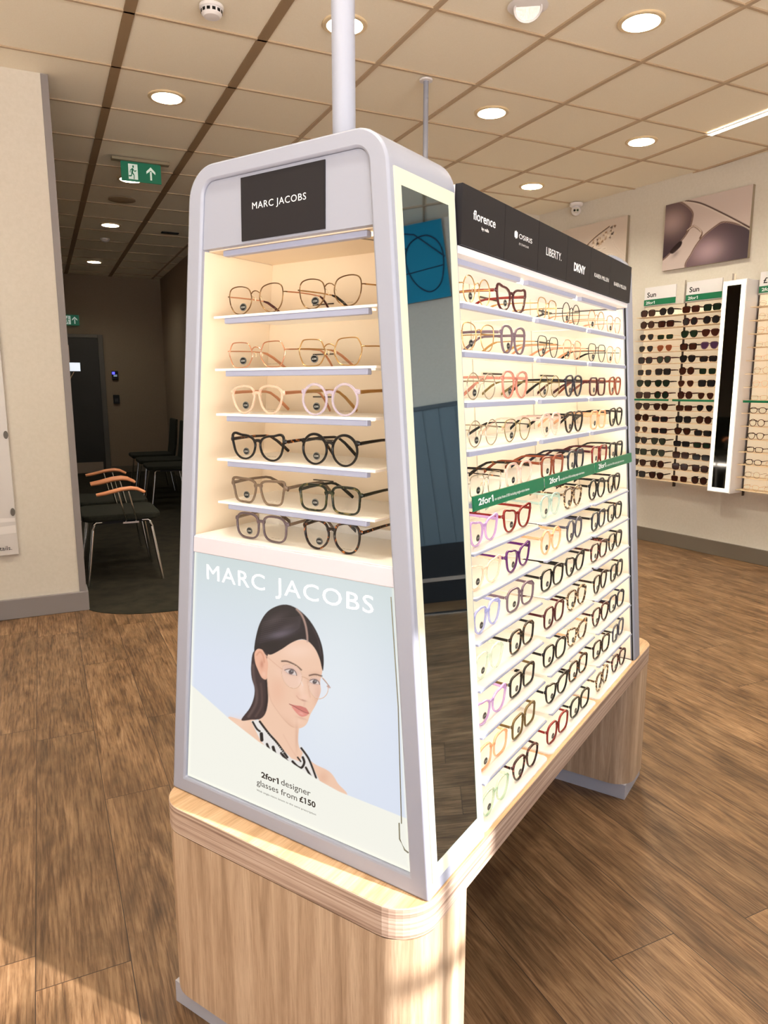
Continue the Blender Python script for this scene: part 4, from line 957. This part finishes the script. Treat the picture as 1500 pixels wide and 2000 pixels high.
SHAPES = {'round': 'round', 'oval': 'oval', 'square': 'square', 'rect': 'rectangular', 'softsquare': 'soft-square', 'panto': 'panto', 'cat': 'cat-eye', 'butterfly': 'butterfly', 'hex': 'hexagonal', 'trap': 'angular', 'aviator': 'aviator'}
def make_specs(name, shape, fm, tm, tip=None, lens=L_clear, scale=1.0, sticker=True, brand=False, simple=False, sun=False, wide=1.0):
    """front in plane y=0 facing -Y, temples to +Y, resting on z=0"""
    ol = outline(shape)
    if simple: ol = ol[::2]
    hw = max(abs(p_[0]) for p_ in ol); hb = -min(p_[1] for p_ in ol)
    metal = fm in METAL; w = .0009 if metal else .0032; gap = .0085 if metal else .0075
    cx = gap+(-min(p_[0] for p_ in ol)); base = hb+w
    t = bpy.data.objects.new(name, None); COL.objects.link(t); t.empty_display_size = .02
    zt = max(p_[1] for p_ in ol)
    fr_ = MB()
    for sg in (-1, 1):
        n = len(ol)
        if metal:
            fr_.tube([(sg*(cx+a), 0, base+c) for a, c in ol], .0010 if not simple else .0009, 6, closed=True)
        else:
            rings = []
            for k in range(n):
                a, c = ol[k]; p0 = ol[k-1]; p1 = ol[(k+1) % n]; tx_, tz_ = p1[0]-p0[0], p1[1]-p0[1]; L = math.hypot(tx_, tz_); nx, nz = tz_/L, -tx_/L
                if nx*a+nz*c < 0: nx, nz = -nx, -nz
                ww = w*(1.0+.35*max(0, c/zt)); d = .0020
                pr_ = [(0, -d*.7), (.0006, -d), (ww-.0008, -d), (ww, -d*.5), (ww, d*.5), (ww-.0008, d), (.0006, d), (0, d*.7)] if not simple else [(0, -d), (ww, -d), (ww, d), (0, d)]
                rings.append(fr_.addv([(sg*(cx+a+nx*e), q_, base+c+nz*e) for e, q_ in pr_]))
            m_ = 4 if simple else 8
            for k in range(n):
                A, B = rings[k], rings[(k+1) % n]
                for q_ in range(m_): fr_.face((A+q_, A+(q_+1) % m_, B+(q_+1) % m_, B+q_))
    zb_ = base+zt*.42
    # inner edge of the lens at bridge height
    xin = cx+min(a for a, c in ol if abs(c-zt*.42) < .007)
    if metal: fr_.tube([(-xin, 0, zb_), (-xin*.55, -.0008, zb_+.0030), (0, -.0010, zb_+.0040), (xin*.55, -.0008, zb_+.0030), (xin, 0, zb_)], .0009, 6)
    else: fr_.tube([(-xin-.001, 0, zb_), (-xin*.5, -.0004, zb_+.0024), (0, -.0006, zb_+.0030), (xin*.5, -.0004, zb_+.0024), (xin+.001, 0, zb_)], .0020, 8, ry=[.0042, .0030, .0026, .0030, .0042])
    zh = base+zt*.55 if not metal else base+zt*.35
    xo = cx+max(a for a, c in ol if abs(c-(zh-base)) < .007)+(w if not metal else 0)
    for sg in (-1, 1):
        if metal: fr_.tube([(sg*(xo-.0004), 0, zh), (sg*(xo+.0035), .0005, zh), (sg*(xo+.0045), .005, zh)], .0010, 6)
        else: fr_.tube([(sg*(xo-.003), 0, zh), (sg*(xo+.0008), .0002, zh+.0005), (sg*(xo+.0028), .0025, zh+.0005)], [.0020, .0020, .0018], 8, ry=[.0050, .0042, .0032])
    smooth_angle(fr_.build('frame_front', G[fm], t), 40)
    # lenses
    for sg in (-1, 1):
        b = MB(); pts = [(sg*(cx+a*.985), base+c*.985) for a, c in (ol if sg > 0 else ol[::-1])]
        b.prism(pts, lambda a, c: (a, .0004, c), lambda a, c: (a, -.0006, c)); b.build('lens', lens, t)
    # nose pads
    if metal and not simple:
        for sg in (-1, 1):
            b = MB(); b.tube([(sg*(xin), .0, zb_-.004), (sg*(xin-.0015), .006, zb_-.006), (sg*(xin-.002), .006, zb_-.010)], .0006, 5); b.tube([(sg*(xin-.0032), .0055, zb_-.006), (sg*(xin-.0022), .0065, zb_-.012)], .0013, 8, ry=.0008)
            b.build('nose_pad', crystal('nose_pad', srgb(225, 200, 160), 0.6), t)
    xt = xo+(.0045 if metal else .0028); tl = .138
    for sg in (-1, 1):
        drop = zh-.0035
        path = [(sg*xt, .004, zh), (sg*(xt+.001), .03, zh+.0012), (sg*(xt+.001), .06, zh+.0018), (sg*xt, .088, zh+.0012), (sg*(xt-.002), .098, zh-.001), (sg*(xt-.005), .112, zh-drop*.30), (sg*(xt-.008), .126, zh-drop*.66), (sg*(xt-.011), tl, zh-drop)]
        b = MB()
        if metal:
            b.tube(path[:5], .0008, 6, ry=.0012); q = smooth_angle(b.build('temple', G[tm], t), 50)
            b = MB(); b.tube(path[3:], [.0010, .0014, .0014, .0015, .0014], 8, ry=[.0014, .0024, .0026, .0028, .0024]); smooth_angle(b.build('temple_tip', G[tip or tm], q), 50)
        else:
            b.tube(path, [.0015, .0015, .0015, .0015, .0016, .0017, .0018, .0016], 8, ry=[.0030, .0027, .0024, .0022, .0024, .0028, .0034, .0030] if not sun else [.005, .0045, .004, .0034, .0032, .0032, .0034, .003]); smooth_angle(b.build('temple', G[tm], t), 50)
    if sticker:
        n = 20; b = MB(); sx, sz = -(cx-.004), base-hb+.0105
        if hb > .019: sz += .001
        b.prism([(sx+.0072*math.cos(2*PI*k/n), sz+.0064*math.sin(2*PI*k/n)) for k in range(n)], lambda a, c: (a, -.0012, c), lambda a, c: (a, -.0007, c))
        b.cur = 1; i = b.addv([(sx+.0066*math.cos(2*PI*k/n), -.00135, sz+.0058*math.sin(2*PI*k/n)) for k in range(n)]); j = b.addv([(sx+.0062*math.cos(2*PI*k/n), -.00135, sz+.0054*math.sin(2*PI*k/n)) for k in range(n)])
        for k in range(n): b.face((i+k, i+(k+1) % n, j+(k+1) % n, j+k))
        text_into(b, '£200', lambda a, c: (a, -.0014, c), sx-.0042, sx+.0042, sz-.0014, .0030, bold=.01)
        b.build('price_sticker', [M_blk, mat('sticker_print', srgb(190, 190, 185), 0.5)], t)
    if brand:
        b = MB(); text_into(b, 'MARC JACOBS', lambda a, c: (a, -.0008, c), cx-.0085, cx+.0115, base-hb+.0045, .0015, spacing=1.2); b.build('lens_print', mat('grey_print', srgb(130, 115, 95), 0.6), t)
    t.scale = (scale*wide, scale, scale)
    return t
protos = {}
def copy_tree(o, parent=None):
    c = o.copy(); COL.objects.link(c); c.parent = parent
    for ch in list(o.children): copy_tree(ch, c)
    return c
def place_specs(key, args, loc, rz, label, group, name='spectacles', cat='glasses'):
    if key in protos: t = copy_tree(protos[key])
    else: t = make_specs(name, *args[0], **args[1]); protos[key] = t
    t.location = loc; t.rotation_euler = (0, 0, rz); tag(t, label, cat, group); return t
def dsp(shape, fm):
    kind = ' metal' if fm in METAL and fm != 'blackmetal' else ''
    return f"{DESC[fm]}{kind} {SHAPES[shape]} glasses"
ORD = ['top', 'second', 'third', 'fourth', 'fifth', 'sixth', 'seventh', 'eighth', 'ninth', 'tenth', 'eleventh', 'bottom']
FRONT = [(('butterfly', 'bronze', 'rosegold', 'burgundy'), ('butterfly', 'bronze', 'gold', 'black')), (('hex', 'rosegold', 'rosegold', None), ('hex', 'gold', 'gold', 'rosegold')),
 (('panto', 'blush', 'rosegold', None), ('round', 'pale', 'gold', None)), (('cat', 'black', 'tort', None), ('round', 'black', 'black', None)),
 (('trap', 'taupe', 'taupe', None), ('square', 'greentort', 'blackgreen', None)), (('softsquare', 'plum', 'taupe', None), ('butterfly', 'tort', 'tort', None))]
RZF = RZD-PI/2
for r_, row in enumerate(FRONT):
    z = FZ[r_] if r_ < 5 else 1.0285
    for c_, (shape, fm, tm, tip) in enumerate(row):
        yy = (.391, .2275)[c_]; xx = .030+(.006 if r_ == 5 else 0)
        where = ('left' if c_ == 0 else 'right')+' on the '+(['top', 'second', 'third', 'fourth', 'fifth'][r_]+' front shelf' if r_ < 5 else 'front ledge above the poster')
        place_specs(('F', shape, fm, tm, tip), ((shape, fm, tm, tip), dict(brand=True, scale=1.04, wide=1.08 if fm in METAL else 1.0)), wl(xx, yy, z+.0004), RZF+random.uniform(-.02, .02), f"{dsp(shape, fm)}, {where}", 'designer glasses on the front shelves')
BAY = [
 [[('round', 'gold', 'gold', 'burgundy'), ('cat', 'burgundy', 'red', None)], [('softsquare', 'gold', 'gold', None), ('round', 'blackmetal', 'blackmetal', None)], [('round', 'rosegold', 'rosegold', None), ('panto', 'rosegold', 'rosegold', None)]],
 [[('butterfly', 'gold', 'gold', None), ('butterfly', 'mauve', 'mauve', None)], [('aviator', 'blackmetal', 'gold', None), ('panto', 'rosegold', 'rosegold', None)], [('aviator', 'blackmetal', 'rosegold', None), ('panto', 'rosegold', 'black', None)]],
 [[('round', 'silver', 'silver', None), ('butterfly', 'rose', 'rose', None)], [('round', 'olivegold', 'olivegold', None), ('panto', 'navy', 'black', None)], [('square', 'burgundy', 'burgundy', None), ('panto', 'rust', 'rust', None)]],
 [[('round', 'silver', 'silver', 'peach'), ('panto', 'olivegold', 'black', None)], [('panto', 'clearpink', 'clearpink', None), ('panto', 'tortdark', 'black', None)], [('square', 'peach', 'peach', None), ('panto', 'black', 'black', None)]],
 [[('square', 'silver', 'tort', 'tort'), ('softsquare', 'clearpink', 'tortdark', None)], [('square', 'rust', 'rust', None), ('softsquare', 'navy', 'navy', None)], [('square', 'red', 'burgundy', None), ('square', 'black', 'black', None)]],
 [[('cat', 'lilac', 'lilac', None), ('cat', 'red', 'red', None)], [('panto', 'aqua', 'aqua', None), ('panto', 'tortlight', 'tortlight', None)], [('round', 'black', 'black', None), ('panto', 'tortdark', 'tortdark', None)]],
 [[('cat', 'blush', 'blush', None), ('cat', 'purple', 'purple', None)], [('round', 'peach', 'peach', None), ('round', 'greynavy', 'greynavy', None)], [('softsquare', 'navy', 'black', None), ('softsquare', 'black', 'tortdark', None)]],
 [[('panto', 'lavender', 'lavender', None), ('softsquare', 'mauve', 'mauve', None)], [('softsquare', 'black', 'black', None), ('cat', 'black', 'black', None)], [('softsquare', 'redtort', 'redtort', None), ('panto', 'tortdark', 'tortdark', None)]],
 [[('panto', 'mint', 'mint', None), ('softsquare', 'tortdark', 'black', None)], [('softsquare', 'burgundy', 'burgundy', None), ('panto', 'tortlight', 'tortdark', None)], [('panto', 'tortdark', 'tortdark', None), ('softsquare', 'black', 'tortdark', None)]],
 [[('cat', 'lilac', 'lilac', None), ('square', 'black', 'olive', None)], [('softsquare', 'black', 'black', None), ('cat', 'tortlight', 'peach', None)], [('panto', 'redtort', 'redtort', None), ('softsquare', 'navy', 'navy', None)]],
 [[('softsquare', 'peach', 'peach', None), ('square', 'olive', 'olive', None)], [('cat', 'black', 'black', None), ('softsquare', 'tort', 'tort', None)], [('softsquare', 'tortdark', 'tortdark', None), ('softsquare', 'greynavy', 'black', None)]],
 [[('panto', 'greencrystal', 'mint', None), ('panto', 'redtort', 'redtort', None)], [('softsquare', 'red', 'red', None), ('softsquare', 'blackgreen', 'blackgreen', None)], [('panto', 'tortlight', 'tortlight', None), ('panto', 'redtort', 'rosegold' if False else 'redtort', None)]]]
for r_, bays in enumerate(BAY):
    z = ROWZ[r_]+.0004 if r_ < 11 else h+.004
    for k, pair in enumerate(bays):
        zz = z-(.004 if (4 < r_ < 11) and k == 2 else 0)
        for c_, (shape, fm, tm, tip) in enumerate(pair):
            xx = D+k*BW+.010+(BW-.026)*(.26 if c_ == 0 else .745)
            yy = ys(z)+(.016 if r_ < 5 else .024)
            row = f"{ORD[r_]} shelf" if r_ < 11 else 'bottom tray'
            where = f"{'left' if c_ == 0 else 'right'} on the {row} of the {('near', 'middle', 'far')[k]} side bay"
            place_specs((shape, fm, tm, tip), ((shape, fm, tm, tip), dict(scale=1.06)), wl(xx+random.uniform(-.004, .004), yy, zz), RZD+random.uniform(-.05, .05), f"{dsp(shape, fm)}, {where}", 'glasses on the side shelves')

# ================================================================== racks on the right wall
SUNL = {'brown': sunlens('brown_sun_lens', srgb(58, 30, 22)), 'grey': sunlens('grey_sun_lens', srgb(30, 28, 30)), 'green': sunlens('green_sun_lens', srgb(26, 40, 28)), 'amber': sunlens('amber_sun_lens', srgb(130, 72, 44)), 'violet': sunlens('violet_sun_lens', srgb(70, 44, 74))}
RZ_ROW = lambda r: 1.868-.0936*r
def rack(wl_, wr_, label, sign, sign2):
    xa, xb = -wl_, -wr_; cx = (xa+xb)/2; W = xb-xa
    t = empty('wall_rack', onwall(cx, 0, .50), RZW, label, 'rack'); z0 = .50
    lo = lambda x, y, z: (x, y, z-z0)
    b = MB(); b.box(-W/2, W/2, -.020, -.001, .535, 2.13); b.build('back_panel', mat('rack_panel_added_glow', srgb(235, 225, 205), 0.5, emit=(1.0, 0.80, 0.54, 1), es=0.42), t, xf=lo)  # even glow added to the panel in place of rack lighting
    b = MB(); b.box(-W/2, W/2, -.045, -.020, 1.955, 2.13); b.build('header_board', M_wall, t, xf=lo)
    for r in range(15):
        z = RZ_ROW(r); b = MB(); b.box(-W/2+.004, W/2-.004, -.135, -.020, z-.004, z); sh = b.build('shelf', mat('rack_shelf', srgb(225, 200, 165), 0.4), t, xf=lo)
        if r == 7:
            b = MB(); b.box(-W/2+.01, W/2-.01, -.139, -.1352, z-.018, z-.002); b.build('offer_strip', M_green, sh, xf=lo)
    b = MB(); b.box(-W/2+.01, W/2-.07, -.052, -.0455, 1.963, 2.11); cd = b.build('sign_card', M_white, t, xf=lo)
    b = MB(); b.box(-W/2+.008, W/2-.068, -.054, -.052, 1.966, 2.012); gb = b.build('offer_band', M_green, cd, xf=lo)
    b = MB(); text_into(b, sign, lambda a, c: (a, -.0525, c), -W/2+.035, -W/2+.035+(.085 if len(sign) < 4 else .12), 2.032, .038, bold=.02); b.build('sign_lettering', M_black, cd, xf=lo)
    b = MB(); text_into(b, sign2, lambda a, c: (a, -.0545, c), -W/2+.028, -W/2+.028+.085, 1.977, .022, bold=.02); b.build('lettering', M_textw, gb, xf=lo)
    return t
SUNROWS = {
 0: [[('softsquare', 'brown', 'black'), ('round', 'grey', 'black')], [('square', 'brown', 'tort'), ('square', 'green', 'black')]],
 3: [[('aviator', 'grey', 'gold'), ('aviator', 'amber', 'rosegold')], [('square', 'brown', 'black'), ('aviator', 'violet', 'mauve')]]}
rs = random.Random(3)
def sun_choice():
    return (rs.choice(['square', 'softsquare', 'round', 'aviator', 'panto', 'rect']), rs.choice(['brown', 'grey', 'grey', 'green', 'brown']), rs.choice(['black', 'black', 'tort', 'tortdark', 'gold', 'burgundy']))
RK = [(.935, .560, 'left', 'sunglasses wall rack farther from the camera, beside the display stand'), (.545, .165, 'right', 'sunglasses wall rack beside the lit wall mirror')]
for ri, (wa, wb_, nm, lab) in enumerate(RK):
    rack(wa, wb_, lab, 'Sun', '2for1')
    for r in range(15):
        for c_ in range(2):
            ch = SUNROWS[r][ri][c_] if r in SUNROWS else sun_choice()
            shape, ln, fm = ch
            w_ = wa-(wa-wb_)*(.27 if c_ == 0 else .74)
            p_ = onwall(-w_, -.112, RZ_ROW(r)+.0004)
            place_specs(('S', shape, fm, ln), ((shape, fm, fm, None), dict(lens=SUNL[ln], simple=True, sticker=False, sun=True, scale=1.16)), p_, RZW+rs.uniform(-.05, .05),
                f"{ln}-lensed {SHAPES[shape]} sunglasses, {('left', 'right')[c_]} on {ORD[r] if r < 11 else ['twelfth', 'thirteenth', 'fourteenth', 'bottom'][r-11]} shelf, {('left', 'right')[ri]} sunglasses rack",
                'sunglasses on the wall racks', 'sunglasses', 'sunglasses')
rack(-.045, -.56, 'clear-glasses wall rack at the right photo edge, right of the wall mirror', '£100', '2for1')
for r in range(15):
    for c_ in range(2):
        fm = ['silver', 'silver', 'gold', 'silver', 'blackmetal', 'rosegold', 'silver', 'silver', 'blackmetal', 'tortdark', 'tortdark', 'black', 'tort', 'bronze', 'gold'][(r+c_*2) % 15] if c_ else ['silver', 'silver', 'rosegold', 'silver', 'rosegold', 'bronze', 'rosegold', 'olivegold', 'tortdark', 'tort', 'tortdark', 'tortdark', 'black', 'blackmetal', 'gold'][r]
        shape = ['oval', 'rect', 'panto', 'round'][(r*3+c_) % 4]
        w_ = -.045-.515*(.22 if c_ == 0 else .52)
        p_ = onwall(-w_, -.112, RZ_ROW(r)+.0004)
        place_specs(('W', shape, fm), ((shape, fm, fm, None), dict(simple=True, sticker=False)), p_, RZW+rs.uniform(-.05, .05),
            f"{dsp(shape, fm)}, {('left', 'right')[c_]} on {ORD[r] if r < 11 else ['twelfth', 'thirteenth', 'fourteenth', 'bottom'][r-11]} shelf, rack right of wall mirror", 'clear glasses on the wall rack')
for wv_, lab in ((.5525, 'dark slotted upright'), (-.038, 'dark upright')): pass
b = MB(); b.box(-.558, -.549, -.03, -.001, .50, 2.10); o = struct(b.build('trim_8', mat('upright_dark', srgb(56, 42, 34), 0.5), xf=onwall))
b = MB(); b.box(.0415, .0445, -.03, -.001, .50, 2.10); o = struct(b.build('trim_9', mat('upright_dark', srgb(56, 42, 34), 0.5), xf=onwall))
# wall mirror
t = empty('wall_mirror', onwall(-.054, 0, .52), RZW, 'tall narrow mirror with glowing border between the wall racks', 'mirror')
lo = lambda x, y, z: (x+.054-.0, y, z-.52)
b = MB(); b.box(-.150, .034, -.176, -.001, .524, 2.062); b.build('cabinet', M_white, t, xf=lo, bevel=.003)
b = MB()
for q in ((-.142, .026, .532, .560), (-.142, .026, 2.026, 2.054), (-.142, -.112, .560, 2.026), (-.004, .026, .560, 2.026)): b.box(q[0], q[1], -.181, -.176, q[2], q[3])
b.build('light_border', M_halo2, t, xf=lo)
b = MB(); b.box(-.112, -.004, -.179, -.1765, .560, 2.026); b.build('mirror_glass', M_mirror2, t, xf=lo)
